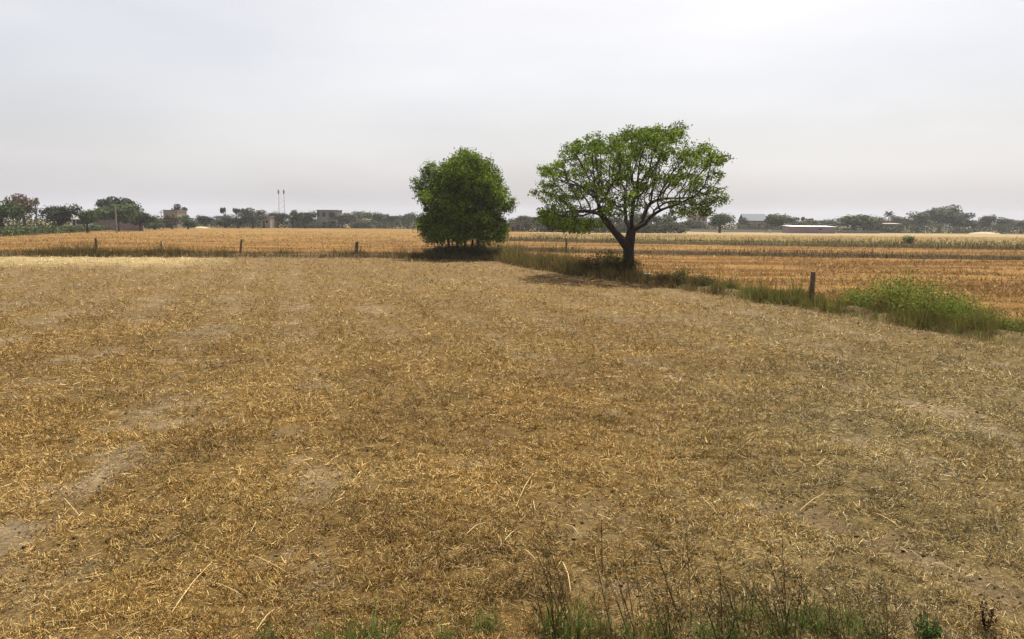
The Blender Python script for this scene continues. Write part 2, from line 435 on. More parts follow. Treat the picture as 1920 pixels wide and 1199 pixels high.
# dark soil clods between the straw
n = 16000; x, y = straw_points(n, 4.2, 40); k = in_near(x + .3, y + .3) & (rng.random(n) < 1.25 - cover(x, y)); x, y = x[k], y[k]; m = len(x)
ico = np.array([(0, 0, 1), (.9, 0, .3), (.28, .85, .35), (-.72, .53, .3), (-.72, -.53, .32), (.28, -.85, .3), (0, 0, -.5)])
icf = np.array([(0, 1, 2), (0, 2, 3), (0, 3, 4), (0, 4, 5), (0, 5, 1), (6, 2, 1), (6, 3, 2), (6, 4, 3), (6, 5, 4), (6, 1, 5)])
r = np.minimum(rng.gamma(1.5, 0.0042, m), 0.019) * np.clip(y / 6, 1, 4) ** 0.6
V = (ico[None] * (1 + rng.normal(size=(m, 7, 3)) * 0.22)) * r[:, None, None] * np.array([1.3, 1.0, 0.7]) + np.stack([x, y, height(x, y) + 0.006], 1)[:, None]
F = (icf[None] + (np.arange(m) * 7)[:, None, None]).reshape(-1, 3)
C = np.repeat(palette(m, [(0.085, 0.064, 0.04), (0.12, 0.092, 0.058), (0.045, 0.033, 0.021)]), 7, 0)
tag(obj('soil_clods', big_mesh('soil_clods', V.reshape(-1, 3), F, col_mat('clod_earth', 0, 1.0, 0.05), C)), 'small dark clods of earth lying among the straw', 'clods', kind='stuff')

# standing stubble and swaths of the golden fields
n = 330000
y = 1 / (1 / 190.0 + rng.random(n) * (1 / 15.0 - 1 / 190.0)); x = (rng.random(n) * 2 - 1) * 0.82 * y
k = ~in_near(x - 0.5, y - 0.7) & (x > np.interp(y, HEDGE_Y, HEDGE_X)) & ((y > 50) | (x > 5)) & (y > yfar(np.minimum(x, FE[-1, 0])) * (x < FE[-1, 0]))
st = fbm(x / 5.0, y, 1.1, 120, 3); k &= rng.random(n) < np.clip(0.05 + 3.4 * (st - 0.36), 0.03, 1)
x, y, st = x[k], y[k], st[k]; m = len(x); s = np.clip((y / 20.0) ** 0.7, 0.8, 4)
th = rng.random(m) * 2 * np.pi; el = np.where(rng.random(m) < 0.45, rng.uniform(0.6, 1.4, m), rng.normal(0.1, 0.25, m))
D = np.stack([np.cos(th) * np.cos(el), np.sin(th) * np.cos(el), np.sin(el)], 1)
L = rng.uniform(0.07, 0.22, m) * s ** 0.6; W = rng.uniform(0.010, 0.022, m) * s
C = palette(m, [(0.28, 0.15, 0.03), (0.35, 0.205, 0.046), (0.17, 0.085, 0.018), (0.40, 0.265, 0.085), (0.21, 0.11, 0.022), (0.08, 0.045, 0.014)])
ol = (x > 3) & (y > bundy2(x)) & (y < 150)
C = np.where((ol & (rng.random(m) < 0.75))[:, None], palette(m, [(0.12, 0.11, 0.03), (0.17, 0.13, 0.045), (0.24, 0.165, 0.065)]), C)
C = np.where((rng.random(m) < sstep(75, 150, y) * 0.5)[:, None], palette(m, [(0.32, 0.21, 0.075)]), C)
V, F, C = ribbons(np.stack([x, y, gold_z(x, y)], 1), D, L, W, 0.1, C, 1)
tag(obj('golden_stubble', big_mesh('golden_stubble', V, F, M_STRAW, C)), 'orange gold wheat stubble in streaks over the fields behind the bund', 'stubble', kind='stuff')

# ------------------------------------------------------------------ bunds with their weeds
def resample(poly, step):
    poly = np.asarray(poly, float); d = np.hypot(*np.diff(poly, axis=0).T); t = np.concatenate([[0], np.cumsum(d)])
    s = np.arange(0, t[-1], step)
    return np.stack([np.interp(s, t, poly[:, k]) for k in range(2)], 1)
def bund(name, poly, wd, ht, col):
    p = resample(poly, 0.4); t = np.gradient(p, axis=0); t /= np.linalg.norm(t, axis=1)[:, None]; nn = np.stack([-t[:, 1], t[:, 0]], 1)
    prof = [(-0.62, -0.2), (-0.5, 0.0), (-0.3, 0.75), (0, 1.0), (0.3, 0.75), (0.5, 0.0), (0.62, -0.2)]
    rows = []
    for u, z in prof:
        q = p + nn * (u * wd * (1 + 0.3 * (fbm(p[:, 0], p[:, 1], 1.3, 7, 2) - 0.5)))[:, None]
        zz = z * ht * (0.75 + 0.6 * fbm(q[:, 0], q[:, 1], 0.9, 17, 3))
        rows.append(np.column_stack([q, zz]))
    V = np.stack(rows, 1); n, k, _ = V.shape; idx = np.arange(n * k).reshape(n, k)
    F = np.stack([idx[:-1, :-1], idx[:-1, 1:], idx[1:, 1:], idx[1:, :-1]], -1).reshape(-1, 4)[:, ::-1]
    V = V.reshape(-1, 3)
    return tag(obj(name, big_mesh(name, V, F, M_BUND, np.tile(col, (len(V), 1)), True)), kind='structure')
BT = G(1178, 521)
far_line = np.column_stack([np.linspace(-75, FE[-1, 0], 60), yfar(np.linspace(-75, FE[-1, 0], 60)) + 0.55])
right_line = RB[:-1] + np.array([0.45, 0.25])
bund('field_bund', far_line, 1.2, 0.28, (0.13, 0.09, 0.05))
bund('field_bund', right_line, 1.2, 0.22, (0.10, 0.075, 0.032))
b1 = np.array([(x, bundy1(x)) for x in np.linspace(-3, 110, 40)]); bund('field_bund', b1, 1.1, 0.36, (0.07, 0.048, 0.024))
b2 = np.array([(x, bundy2(x)) for x in np.linspace(-8, 150, 40)]); bund('field_bund', b2, 1.4, 0.42, (0.07, 0.052, 0.024))

DRY = [(0.24, 0.17, 0.065), (0.18, 0.12, 0.04), (0.14, 0.085, 0.03), (0.30, 0.22, 0.095)]
OLIVE = [(0.10, 0.105, 0.02), (0.135, 0.13, 0.026), (0.07, 0.078, 0.016), (0.16, 0.135, 0.04)]
GREEN = [(0.105, 0.165, 0.018), (0.16, 0.22, 0.028), (0.055, 0.09, 0.012), (0.18, 0.20, 0.04)]
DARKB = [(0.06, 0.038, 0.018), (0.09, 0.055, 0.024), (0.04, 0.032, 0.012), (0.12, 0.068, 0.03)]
def blades(p, hts, wid, col, lean=0.35, zf=None, seg=2):
    n = len(p); th = rng.random(n) * 2 * np.pi; le = np.abs(rng.normal(0, lean, n))
    D = np.stack([np.cos(th) * np.sin(le), np.sin(th) * np.sin(le), np.cos(le)], 1)
    z = np.zeros(n) if zf is None else zf
    return ribbons(np.column_stack([p, z]), D, hts, wid, 0.12, col, seg, 0.25)
def along(poly, n, spread, bias=0.0):
    p = resample(poly, 0.1); i = rng.integers(0, len(p) - 1, n); t = np.gradient(p, axis=0); t /= np.linalg.norm(t, axis=1)[:, None]
    nn = np.stack([-t[:, 1], t[:, 0]], 1)
    return p[i] + nn[i] * (rng.normal(0, spread, n) + bias)[:, None] + rng.normal(0, 0.05, (n, 2)), i / len(p)
parts = []
# grass on the far bund: low, olive and brown
p, t = along(far_line, 70000, 0.36); pk = 0.35 + 1.3 * fbm(p[:, 0], p[:, 1], 2.2, 33, 3) ** 1.5
h = rng.gamma(4, 0.085, len(p)) * pk * (1 + 0.5 * sstep(-38, -28, p[:, 0]) * (1 - sstep(-28, -20, p[:, 0])))
C = np.where((rng.random(len(p)) < 0.75)[:, None], palette(len(p), OLIVE + DARKB), palette(len(p), DRY))
parts.append(blades(p, h, rng.uniform(0.018, 0.035, len(p)), C, 0.4, rng.random(len(p)) * 0.15, 1))
# grass on the right bund, tallest where the weeds stand
p, t = along(right_line, 150000, 0.42); k = p[:, 1] > 9; p = p[k]; n = len(p)
clump = fbm(p[:, 0], p[:, 1], 1.1, 37, 3); fine = fbm(p[:, 0], p[:, 1], 0.34, 38, 2)
keep = rng.random(n) < np.clip(0.15 + 3.0 * (fine - 0.36), 0.12, 1) * np.clip(0.4 + 2 * (clump - 0.3), 0.35, 1); p = p[keep]; clump = clump[keep]; fine = fine[keep]; n = len(p)
gr = np.clip(sstep(33, 27, p[:, 1]) * 0.8 + 0.9 * (clump - 0.5) * 2, 0, 0.9)
h = rng.gamma(4, 0.082, n) * (0.34 + 2.6 * (clump * fine) ** 1.2) * (1 + 0.6 * sstep(38, 44, p[:, 1]) + 0.2 * sstep(24, 20, p[:, 1])) * (1 - 0.75 * np.exp(-((p[:, 0] - BT[0]) ** 2 + (p[:, 1] - BT[1] + 0.6) ** 2) / 1.2))
C = np.where((rng.random(n) < gr * 0.85)[:, None], palette(n, GREEN[:2] + OLIVE + OLIVE + DRY[:1]), palette(n, DRY + DARKB[:2] + OLIVE[:2]))
parts.append(blades(p, h, rng.uniform(0.010, 0.022, n) * np.clip(p[:, 1] / 25, 0.7, 1.6), C, 0.45, rng.random(n) * 0.12))
V, F, C = join(parts)
tag(obj('bund_grass', big_mesh('bund_grass', V, F, M_GRASS, C)), 'olive and straw coloured grass growing along the bunds of the near field', 'grass', kind='stuff')
parts = []
for ln, hh, nn_ in ((b1, 0.30, 14000), (b2, 0.5, 16000)):
    p, t = along(ln, nn_, 0.45); n = len(p)
    h = rng.gamma(4, hh / 4, n) * (0.3 + 1.3 * fbm(p[:, 0] / 3, p[:, 1], 2.0, 39, 2))
    C = np.where((rng.random(n) < 0.25 + 0.45 * (p[:, 0] > 35))[:, None], palette(n, OLIVE + DARKB[:1]), palette(n, DARKB))
    parts.append(blades(p, h, rng.uniform(0.04, 0.07, n), C, 0.5, rng.random(n) * 0.2))
# rough green strip beyond the second bund
n = 15000; x = rng.uniform(4, 130, n); y = bundy2(x) + rng.gamma(1.6, 16, n); k = (fbm(x / 4, y, 8, 140, 3) > 0.46) & (y < 190); x, y = x[k], y[k]; n = len(x)
parts.append(blades(np.column_stack([x, y]), rng.gamma(4, 0.09, n), rng.uniform(0.08, 0.14, n), palette(n, OLIVE + [(0.26, 0.19, 0.08), (0.22, 0.16, 0.06)]), 0.5))
V, F, C = join(parts)
tag(obj('far_bund_grass', big_mesh('far_bund_grass', V, F, M_GRASS, C)), 'dark and olive weeds on the low banks between the golden fields', 'grass', kind='stuff')

# ------------------------------------------------------------------ trees near
def grow(roots, att, step, infl, kill, iters, seed):
    """space colonisation: nodes climb towards attraction points"""
    nodes = [Vector(p) for p, _ in roots]; par = [q for _, q in roots]
    att = [Vector(a) for a in att]; rr = random.Random(seed)
    for it in range(iters):
        kd = KDTree(len(nodes))
        for i, p in enumerate(nodes): kd.insert(p, i)
        kd.balance()
        pull = {}; keep = []
        for a in att:
            co, i, d = kd.find(a)
            if d < kill: continue
            keep.append(a)
            if d < infl: pull.setdefault(i, Vector()); pull[i] += (a - co).normalized()
        att = keep
        if not pull: break
        for i, v in pull.items():
            v = v + Vector((rr.gauss(0, .25), rr.gauss(0, .25), rr.gauss(0, .2) + 0.05))
            if v.length < 1e-4: continue
            q = nodes[i] + v.normalized() * step
            nodes.append(q); par.append(i)
    return np.array(nodes), np.array(par)
def radii(par, r0, ex, rmax):
    n = len(par); acc = np.zeros(n); rad = np.zeros(n)
    for i in range(n - 1, -1, -1):
        rad[i] = r0 if acc[i] == 0 else acc[i] ** (1 / ex)
        if par[i] >= 0: acc[par[i]] += rad[i] ** ex
    return np.minimum(rad, rmax)
def limb_mesh(name, nodes, par, rad, sel, mat, sides=6):
    i = np.nonzero((par >= 0) & sel)[0]; a = nodes[par[i]]; b = nodes[i]; ra = np.minimum(rad[par[i]], rad[i] * 1.35); rb = rad[i]
    d = b - a; d /= np.linalg.norm(d, axis=1)[:, None] + 1e-9; b = b + d * (rb * 0.35)[:, None]
    ref = np.where(np.abs(d[:, 2:3]) < 0.9, np.array([[0, 0, 1.0]]), np.array([[1.0, 0, 0]]))
    u = np.cross(d, ref); u /= np.linalg.norm(u, axis=1)[:, None]; v = np.cross(d, u)
    an = np.arange(sides) * 2 * np.pi / sides
    ring = u[:, None] * np.cos(an)[None, :, None] + v[:, None] * np.sin(an)[None, :, None]
    V = np.concatenate([a[:, None] + ring * ra[:, None, None], b[:, None] + ring * rb[:, None, None]], 1)
    base = (np.arange(len(i)) * 2 * sides)[:, None, None]
    q = np.arange(sides); f = np.stack([q, (q + 1) % sides, (q + 1) % sides + sides, q + sides], 1)[None]
    return big_mesh(name, V.reshape(-1, 3), (base + f).reshape(-1, 4), mat, None, True)

# --- the umbrella shaped tree on the bund
BT = G(1178, 521)
t1 = tag(empty('spreading_tree', BT), 'spreading flat-topped tree with forked dark trunk and open branching crown on the bund', 'tree')
def lobe_points(lobes, per):
    out_ = []
    for c, r in lobes:
        q = rng.normal(size=(per, 3)); q /= np.linalg.norm(q, axis=1)[:, None]; out_.append(np.array(c) + q * rng.random((per, 1)) ** 0.4 * np.array(r))
    p = np.concatenate(out_); rng.shuffle(p); return p
def nearest_lobe(p, lobes):
    C_ = np.array([c for c, r in lobes]); R_ = np.array([r for c, r in lobes]); best = np.full(len(p), 1e9); cen = np.zeros((len(p), 3))
    for c, r in zip(C_, R_):
        d = np.linalg.norm((p - c) / r, axis=1); m_ = d < best; best[m_] = d[m_]; cen[m_] = c
    return best, cen
lobes = []
tries = 0
while len(lobes) < 105 and tries < 6000:
    tries += 1
    x, y = rng.uniform(-4.7, 4.4), rng.uniform(-4.1, 4.1); tt = math.sqrt(max(0.0, 1 - (y / 4.5) ** 2)); xs = x / max(tt, 0.3)
    if abs(xs) > 4.6 or xs > 4.3: continue
    zt_ = np.interp(xs, [-5.1, -4.6, -2.9, -0.5, 2.2, 4.2, 4.75], [4.3, 5.5, 6.85, 7.55, 7.6, 6.4, 5.0]); zb_ = np.interp(xs, [-5.1, -4, -2, 0, 2, 4, 4.75], [2.9, 2.4, 2.8, 3.5, 3.3, 3.1, 3.6])
    zt_ = 4.2 + (zt_ - 4.2) * (0.4 + 0.6 * tt) - 0.35
    z = zt_ + rng.uniform(-0.15, 0.25) if rng.random() < 0.60 else zb_ + (zt_ - zb_) * rng.uniform(0.05, 0.8)
    rx = rng.uniform(0.42, 0.78) * (1.0 if z > 5.2 else 0.85); c = np.array([x, y, z])
    if any(np.linalg.norm((c - q[0]) * np.array([1, 1, 1.6])) < 0.66 for q in lobes): continue
    lobes.append((c, (rx, rx, rng.uniform(0.28, 0.42))))
for c in ((-4.3, -1.0, 3.3), (-3.5, -1.6, 2.75), (-2.7, -2.0, 2.5), (-2.0, -2.6, 2.7), (-3.9, 0.4, 2.6), (-3.0, 1.4, 2.5), (2.2, -2.2, 3.3), (3.9, 0.8, 3.4), (-4.7, 0.2, 4.3), (-4.1, 1.0, 3.0), (4.4, 0.0, 5.3), (4.5, 0.6, 4.4), (3.6, -1.0, 3.9), (4.2, -0.5, 6.1), (2.9, -2.4, 4.4), (-2.9, 0.2, 6.7), (1.4, -3.4, 5.0), (-1.0, -3.6, 4.9)):
    lobes.append((np.array(c), (rng.uniform(0.5, 0.8), 0.7, 0.34)))
n = 6000
x = rng.uniform(-4.9, 4.5, n); y = rng.uniform(-4.3, 4.3, n); tt = np.sqrt(np.clip(1 - (y / 4.5) ** 2, 0, 1)); xs = x / np.maximum(tt, 0.3)
ztop = 4.2 + (np.interp(xs, [-5.1, -4.6, -2.9, -0.5, 2.2, 4.2, 4.75], [4.3, 5.5, 6.85, 7.55, 7.6, 6.4, 5.0]) - 4.2) * (0.4 + 0.6 * tt); zbot = np.interp(xs, [-5.1, -4, -2, 0, 2, 4, 4.75], [2.9, 2.4, 2.8, 3.5, 3.3, 3.1, 3.6])
z = zbot + (ztop - zbot) * rng.random(n) ** 0.7; ok = (np.abs(xs) < 4.8) & (xs < 4.5) & (fbm(x + 7 * y, z, 0.9, 77, 2) > 0.40)
att = np.concatenate([lobe_points(lobes, 40), np.stack([x, y, z], 1)[ok][:2300]]); rng.shuffle(att)
roots = [((0, 0, -0.1), -1), ((0.02, 0, 0.5), 0), ((0.0, 0.02, 1.0), 1), ((-0.02, 0, 1.5), 2), ((0.03, 0, 1.95), 3), ((0.1, 0.05, 2.4), 4),
         ((-0.45, -0.05, 2.0), 3), ((-1.0, -0.2, 2.6), 6), ((-1.5, -0.4, 3.2), 7), ((0.7, 0.3, 2.95), 5), ((0.0, -0.5, 2.9), 5), ((-0.1, 0.7, 2.95), 5), ((0.75, -0.4, 2.8), 5)]
nodes, par = grow(roots, att, 0.22, 1.8, 0.28, 110, 3)
rad = radii(par, 0.0105, 2.32, 0.24); rad[:6] = [0.43, 0.32, 0.285, 0.275, 0.255, 0.235]; rad[6:9] = [0.20, 0.18, 0.165]
obj('trunk', limb_mesh('spreading_tree_trunk', nodes, par, rad, rad > 0.075, M_BARK, 8), t1)
obj('branches', limb_mesh('spreading_tree_branches', nodes, par, rad, rad <= 0.075, M_BARK, 5), t1)
def leaf_crown(nodes, par, rad, thr, per, spread, L, cols, flat=0.6, up=0.6, cen=None):
    tip = np.nonzero(rad < thr)[0]; i = np.repeat(tip, per); n = len(i)
    off = rng.normal(size=(n, 3)) * spread; off[:, 2] *= flat
    Pt = nodes[i] + off; N = rng.normal(size=(n, 3)) * 0.75; N[:, 2] += up
    if cen is not None: q = Pt - nearest_lobe(Pt, cen)[1]; N += q / (np.linalg.norm(q, axis=1)[:, None] + 1e-6) * 0.9
    tint = 0.55 + 0.9 * np.repeat(fbm(nodes[tip, 0] * 1.0 + 3 * nodes[tip, 1], nodes[tip, 2], 0.8, 66, 2), per)[:, None]
    return leaves(Pt, L * rng.uniform(0.6, 1.3, n), L * 0.45 * rng.uniform(0.6, 1.3, n), palette(n, cols, 0.22) * tint, up, N)
LEAF1 = [(0.135, 0.205, 0.012), (0.20, 0.275, 0.020), (0.085, 0.135, 0.009), (0.045, 0.075, 0.007)]
# leaf sprays sit on the twigs inside each spray
ld, lc = nearest_lobe(nodes, lobes)
rl = np.where((ld < 1.15) | (rng.random(len(nodes)) < 0.22), rad, 9)
V, F, C = leaf_crown(nodes, par, rl, 0.0185, 19, 0.12, 0.15, LEAF1, 0.6, 0.8, lobes)
obj('crown', big_mesh('spreading_tree_crown', V, F, M_LEAF, C), t1)

# --- the dense round tree behind it
DT = G(868, 486)
t2 = tag(empty('dense_tree', DT), 'dense rounded dark green tree with several thin trunks at the field corner', 'tree')
lobes = []
tries = 0
while len(lobes) < 85 and tries < 6000:
    tries += 1
    z = rng.uniform(2.0, 7.4); wz = np.interp(z, [1.8, 3.0, 4.5, 6.0, 6.8, 7.6], [3.1, 3.5, 3.5, 3.2, 2.6, 1.5]); a = rng.random() * 6.283; r = rng.uniform(0.7, 1.0) * max(wz - 0.45, 0.1) * (1 if rng.random() < 0.7 else 0.5)
    c = np.array([r * math.cos(a) + 0.1, 0.92 * r * math.sin(a), z])
    if any(np.linalg.norm(c - q[0]) < 0.8 for q in lobes): continue
    rr = rng.uniform(0.6, 1.0); lobes.append((c, (rr, rr, rr * 0.8)))
for c in ((0.1, 0.0, 7.65), (-2.5, -0.4, 6.6), (3.35, -0.2, 4.1), (-3.2, -0.3, 5.6), (0, -0.5, 3.2), (0, 0, 5.0), (1.3, -0.6, 2.3), (-1.5, -0.6, 2.3), (2.9, 0, 2.3), (-2.9, 0, 2.4), (0.0, -1.9, 1.75), (1.6, -1.6, 1.7), (-1.6, -1.5, 1.7), (2.6, -0.8, 1.75), (-2.5, -0.9, 1.8), (0.8, -2.2, 2.2), (-0.8, -2.2, 2.2)):
    lobes.append((np.array(c, float), (0.75, 0.75, 0.65)))
att = lobe_points(lobes, 62)
roots = []
for sx, sy in ((-1.15, 0.1), (-0.45, -0.3), (0.15, 0.35), (0.75, -0.1), (1.2, 0.4)):
    k = len(roots); roots += [((sx * 0.75, sy, -0.1), -1), ((sx * 0.9, sy, 0.8), k), ((sx, sy * 1.1, 1.6), k + 1), ((sx * 1.1, sy * 1.2, 2.2), k + 2)]
nodes, par = grow(roots, att, 0.24, 1.9, 0.30, 80, 8)
rad = radii(par, 0.011, 2.3, 0.15)
root = np.arange(len(par))
for i in range(len(par)):
    if par[i] >= 0: root[i] = root[par[i]]
for k in np.unique(root):
    obj('trunk', limb_mesh('dense_tree_trunk', nodes, par, rad, (rad > 0.06) & (root == k), M_BARK2, 7), t2)
obj('branches', limb_mesh('dense_tree_branches', nodes, par, rad, rad <= 0.06, M_BARK2, 4), t2)
LEAF2 = [(0.13, 0.20, 0.010), (0.21, 0.29, 0.016), (0.06, 0.105, 0.006), (0.025, 0.045, 0.004)]
V, F, C = leaf_crown(nodes, par, rad, 0.026, 30, 0.17, 0.2, LEAF2, 0.9, 0.6, lobes)
obj('crown', big_mesh('dense_tree_crown', V, F, M_LEAF, C), t2)

# ------------------------------------------------------------------ shrubs and weeds
def shrub_mesh(name, w, h, n, L, cols, stems=9, stemcol=(0.12, 0.08, 0.04), tall=1.0):
    parts = []
    th = rng.random(stems) * 2 * np.pi; rr = rng.random(stems) ** 0.5
    tips = np.stack([np.cos(th) * rr * w * 0.5, np.sin(th) * rr * w * 0.45, h * (1 - 0.45 * rr * rr) * rng.uniform(0.65, 1.05, stems)], 1)
    for tp in tips:
        m = max(6, n // stems); t = rng.random(m) ** 0.65
        base = np.array([tp[0] * 0.25, tp[1] * 0.25, 0]); pos = base + (tp - base) * t[:, None] + rng.normal(size=(m, 3)) * np.array([0.11 * w, 0.11 * w, 0.06 * h]) * (0.4 + 0.6 * t)[:, None]
        pos[:, 2] = np.maximum(pos[:, 2], 0.02)
        parts.append(leaves(pos, L * rng.uniform(0.6, 1.4, m), L * 0.4 * rng.uniform(0.6, 1.4, m), palette(m, cols, 0.22), 0.3 * tall))
    V, F, C = join(parts)
    D = tips / np.linalg.norm(tips, axis=1)[:, None]
    k = 3; pb = np.repeat(np.column_stack([tips[:, :2] * 0.2, np.zeros(stems)]), k, 0); Dd = np.repeat(tips, k, 0) - pb; Ln = np.linalg.norm(Dd, axis=1)
    sv = ribbons(pb, Dd / Ln[:, None], Ln * rng.uniform(0.8, 1.1, len(Ln)), np.full(len(Ln), 0.014 * max(h, 0.6)), 0.05, np.tile(stemcol, (len(Ln), 1)), 3, 0.3)
    return big_mesh(name + '_leaves', V, F, M_LEAF, C), big_mesh(name + '_stems', *sv[:2], M_GRASS, sv[2])
def shrub(name, loc, label, cat, group=None, meshes=None, rz=0.0, sc=1.0):
    e = tag(empty(name, loc, rz, (sc, sc, sc)), label, cat, group)
    obj('foliage', meshes[0], e); obj('stems', meshes[1], e)
    return e
sg = [shrub_mesh('green_shrub', 2.1, 1.1, 3600, 0.075, GREEN + OLIVE[:2], 26), shrub_mesh('green_shrub', 1.6, 0.75, 2000, 0.065, GREEN[:2] + OLIVE, 20)]
sd = [shrub_mesh('shade_toned_dry_shrub', 1.3, 0.95, 2600, 0.075, DARKB + OLIVE[2:3] + GREEN[2:3] + GREEN[2:3], 18), shrub_mesh('shade_toned_dry_shrub', 1.1, 0.75, 2000, 0.07, DARKB + DRY[1:3] + GREEN[2:3] + OLIVE[2:3], 14)]  # dead brown and olive weeds, leaf colours darkened to paint in tree shade
shrub('leafy_shrub', G(1662, 594) + A3(0.25, .3, 0.05), 'largest bright green leafy bush on the bund beside the golden field', 'shrub', None, sg[0], 0.4, 1.3)
shrub('leafy_shrub', G(1745, 612) + A3(0.3, .3, 0.05), 'olive green bush growing against the largest leafy bush', 'shrub', None, sg[0], 2.6, 1.1)
shrub('leafy_shrub', G(1600, 586) + A3(0.3, .3, 0.05), 'small green bush between the fence post and the largest leafy bush', 'shrub', None, sg[1], 1.1, 1.0)
shrub('leafy_shrub', G(1835, 630) + A3(0.3, .3, 0.05), 'low green bush trailing off from the row of leafy bushes', 'shrub', None, sg[1], 4.1, 0.95)
shrub('leafy_shrub', G(1795, 622) + A3(0.3, .3, 0.05), 'green bush squeezed between the olive green bush and the low trailing bush', 'shrub', None, sg[0], 3.7, 0.85)
shrub('leafy_shrub', G(1400, 560) + A3(0.3, .3, 0.03), 'small dark leafy shrub halfway between the spreading tree and the thick post', 'shrub', None, sg[1], 0.9, 0.7)
shrub('leafy_shrub', G(1455, 568) + A3(0.3, .3, 0.03), 'small leafy shrub just short of the thick weathered post', 'shrub', None, sg[1], 2.2, 0.6)
shrub('leafy_shrub', G(1350, 553) + A3(0.3, .3, 0.03), 'low leafy shrub at the end of the shaded weed clumps', 'shrub', None, sg[1], 4.4, 0.75)
shrub('leafy_shrub', G(1885, 640) + A3(0.3, .3, 0.05), 'yellowish green weed bush where the bund runs out of the golden field', 'shrub', None, sg[1], 5.3, 0.8)
shrub('leafy_shrub', G(932, 483) + A3(0.2, .4, 0.05), 'light green shrub at the foot of the dense round tree', 'shrub', None, sg[1], 0.2, 1.5)
lab = 'low weed clump coloured dark for the shade of the spreading tree'
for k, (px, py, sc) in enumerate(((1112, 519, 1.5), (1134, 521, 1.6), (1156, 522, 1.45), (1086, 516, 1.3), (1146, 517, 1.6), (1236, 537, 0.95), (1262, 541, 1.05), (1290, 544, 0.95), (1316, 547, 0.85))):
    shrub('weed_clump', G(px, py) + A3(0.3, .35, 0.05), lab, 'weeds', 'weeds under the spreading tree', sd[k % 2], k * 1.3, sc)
lab = 'undergrowth clump coloured dark for the shade beneath the dense round tree'
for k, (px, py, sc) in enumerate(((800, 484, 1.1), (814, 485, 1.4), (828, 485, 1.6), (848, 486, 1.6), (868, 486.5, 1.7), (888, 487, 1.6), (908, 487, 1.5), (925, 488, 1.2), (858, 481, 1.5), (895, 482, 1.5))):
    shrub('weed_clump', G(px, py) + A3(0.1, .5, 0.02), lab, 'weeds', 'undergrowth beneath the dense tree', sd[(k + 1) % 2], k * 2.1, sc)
sm = shrub_mesh('field_bush', 2.2, 1.5, 1100, 0.22, [(0.03, 0.06, 0.015), (0.045, 0.085, 0.02)], 14)
shrub('field_bush', G(1700, 458), 'lone dark green bush in the far stubble', 'shrub', None, sm)

# foreground weeds
def stem_mesh(name, n, h, w, cols, heads=True, lean=0.22, spread=0.12):
    a = np.clip(rng.normal(0, spread, (n, 2)), -0.75 * spread, 0.75 * spread); hh = h * rng.uniform(0.55, 1.05, n); parts = []
    th = rng.random(n) * 2 * np.pi; le = np.abs(rng.normal(0, lean * 1.3, n)); D = np.stack([np.cos(th) * np.sin(le) - (0.2 if n > 1 else 0.04), np.sin(th) * np.sin(le), np.cos(le)], 1); D /= np.linalg.norm(D, axis=1)[:, None]
    c = palette(n, cols, 0.2); Pb = np.column_stack([a, np.zeros(n)])
    for k in range(2): parts.append(ribbons(Pb, D, hh, np.full(n, w), 0.06, c, 4, 0.45))
    for k in range(5):                                             # side twigs
        t = rng.uniform(0.3, 0.92, n); D2 = D + rng.normal(size=(n, 3)) * 0.55; D2[:, 2] = np.abs(D2[:, 2]); D2 /= np.linalg.norm(D2, axis=1)[:, None]
        Pp = Pb + D * (hh * t)[:, None]; Pp[:, 2] -= 0.06 * t * t * hh
        parts.append(ribbons(Pp, D2, hh * rng.uniform(0.08, 0.24, n), np.full(n, w * 0.6), 0.05, c, 2, 0.5))
    st = join(parts)
    me = [big_mesh(name + '_stems', st[0], st[1], M_GRASS, st[2])]
    if heads:
        m = n * 9; i = np.repeat(np.arange(n), 9); t = rng.uniform(0.55, 1.05, m); Pp = Pb[i] + D[i] * (hh[i] * t)[:, None] + rng.normal(size=(m, 3)) * 0.018
        lf = leaves(Pp, rng.uniform(0.015, 0.035, m), rng.uniform(0.008, 0.016, m), palette(m, cols, 0.25))
        me.append(big_mesh(name + '_heads', lf[0], lf[1], M_LEAF, lf[2]))
    return me
WEED = [(0.055, 0.04, 0.02), (0.09, 0.065, 0.028), (0.055, 0.05, 0.02), (0.13, 0.09, 0.04)]
wt = [stem_mesh('dry_weed', 9, 0.5, 0.0065, WEED), stem_mesh('dry_weed', 9, 0.42, 0.0048, WEED + OLIVE[2:3]), stem_mesh('dry_weed', 5, 0.6, 0.0055, WEED)]
def weed(name, loc, mesh, label, cat, group=None, rz=0, sc=1.0):
    e = tag(empty(name, loc, rz, (sc, sc, sc)), label, cat, group)
    obj('stems', mesh[0], e)
    if len(mesh) > 1: tag(obj('seed_heads', mesh[1], e), kind='stuff')
    return e
def on_ground(px, py, dz=0.0):
    g = G(px, py); g[2] = float(height(g[0], g[1])) + dz; return g
for k in range(24):
    px = 1010 + 720 * ((k * 0.618) % 1.0) ** 0.85; py = 1180 + 75 * random.random()
    weed('dry_weed', on_ground(px, py), wt[k % 3], 'thin dark dry weed stems rising from the near edge of the stubble', 'weed', 'dry weeds along the near edge', random.uniform(-0.5, 0.5), random.uniform(0.7, 1.35))
one = stem_mesh('tall_weed', 1, 0.72, 0.012, WEED[:1], True, 0.04, 0.01)
weed('tall_weed', on_ground(1466, 1075), one, 'single tall dark weed stem standing alone in the stubble', 'weed')
one = stem_mesh('thin_weed', 1, 0.5, 0.009, WEED[:1], True, 0.05, 0.01)
weed('thin_weed', on_ground(1128, 1075), one, 'single short thin weed stem standing by crossed straw stalks', 'weed')
gt = []
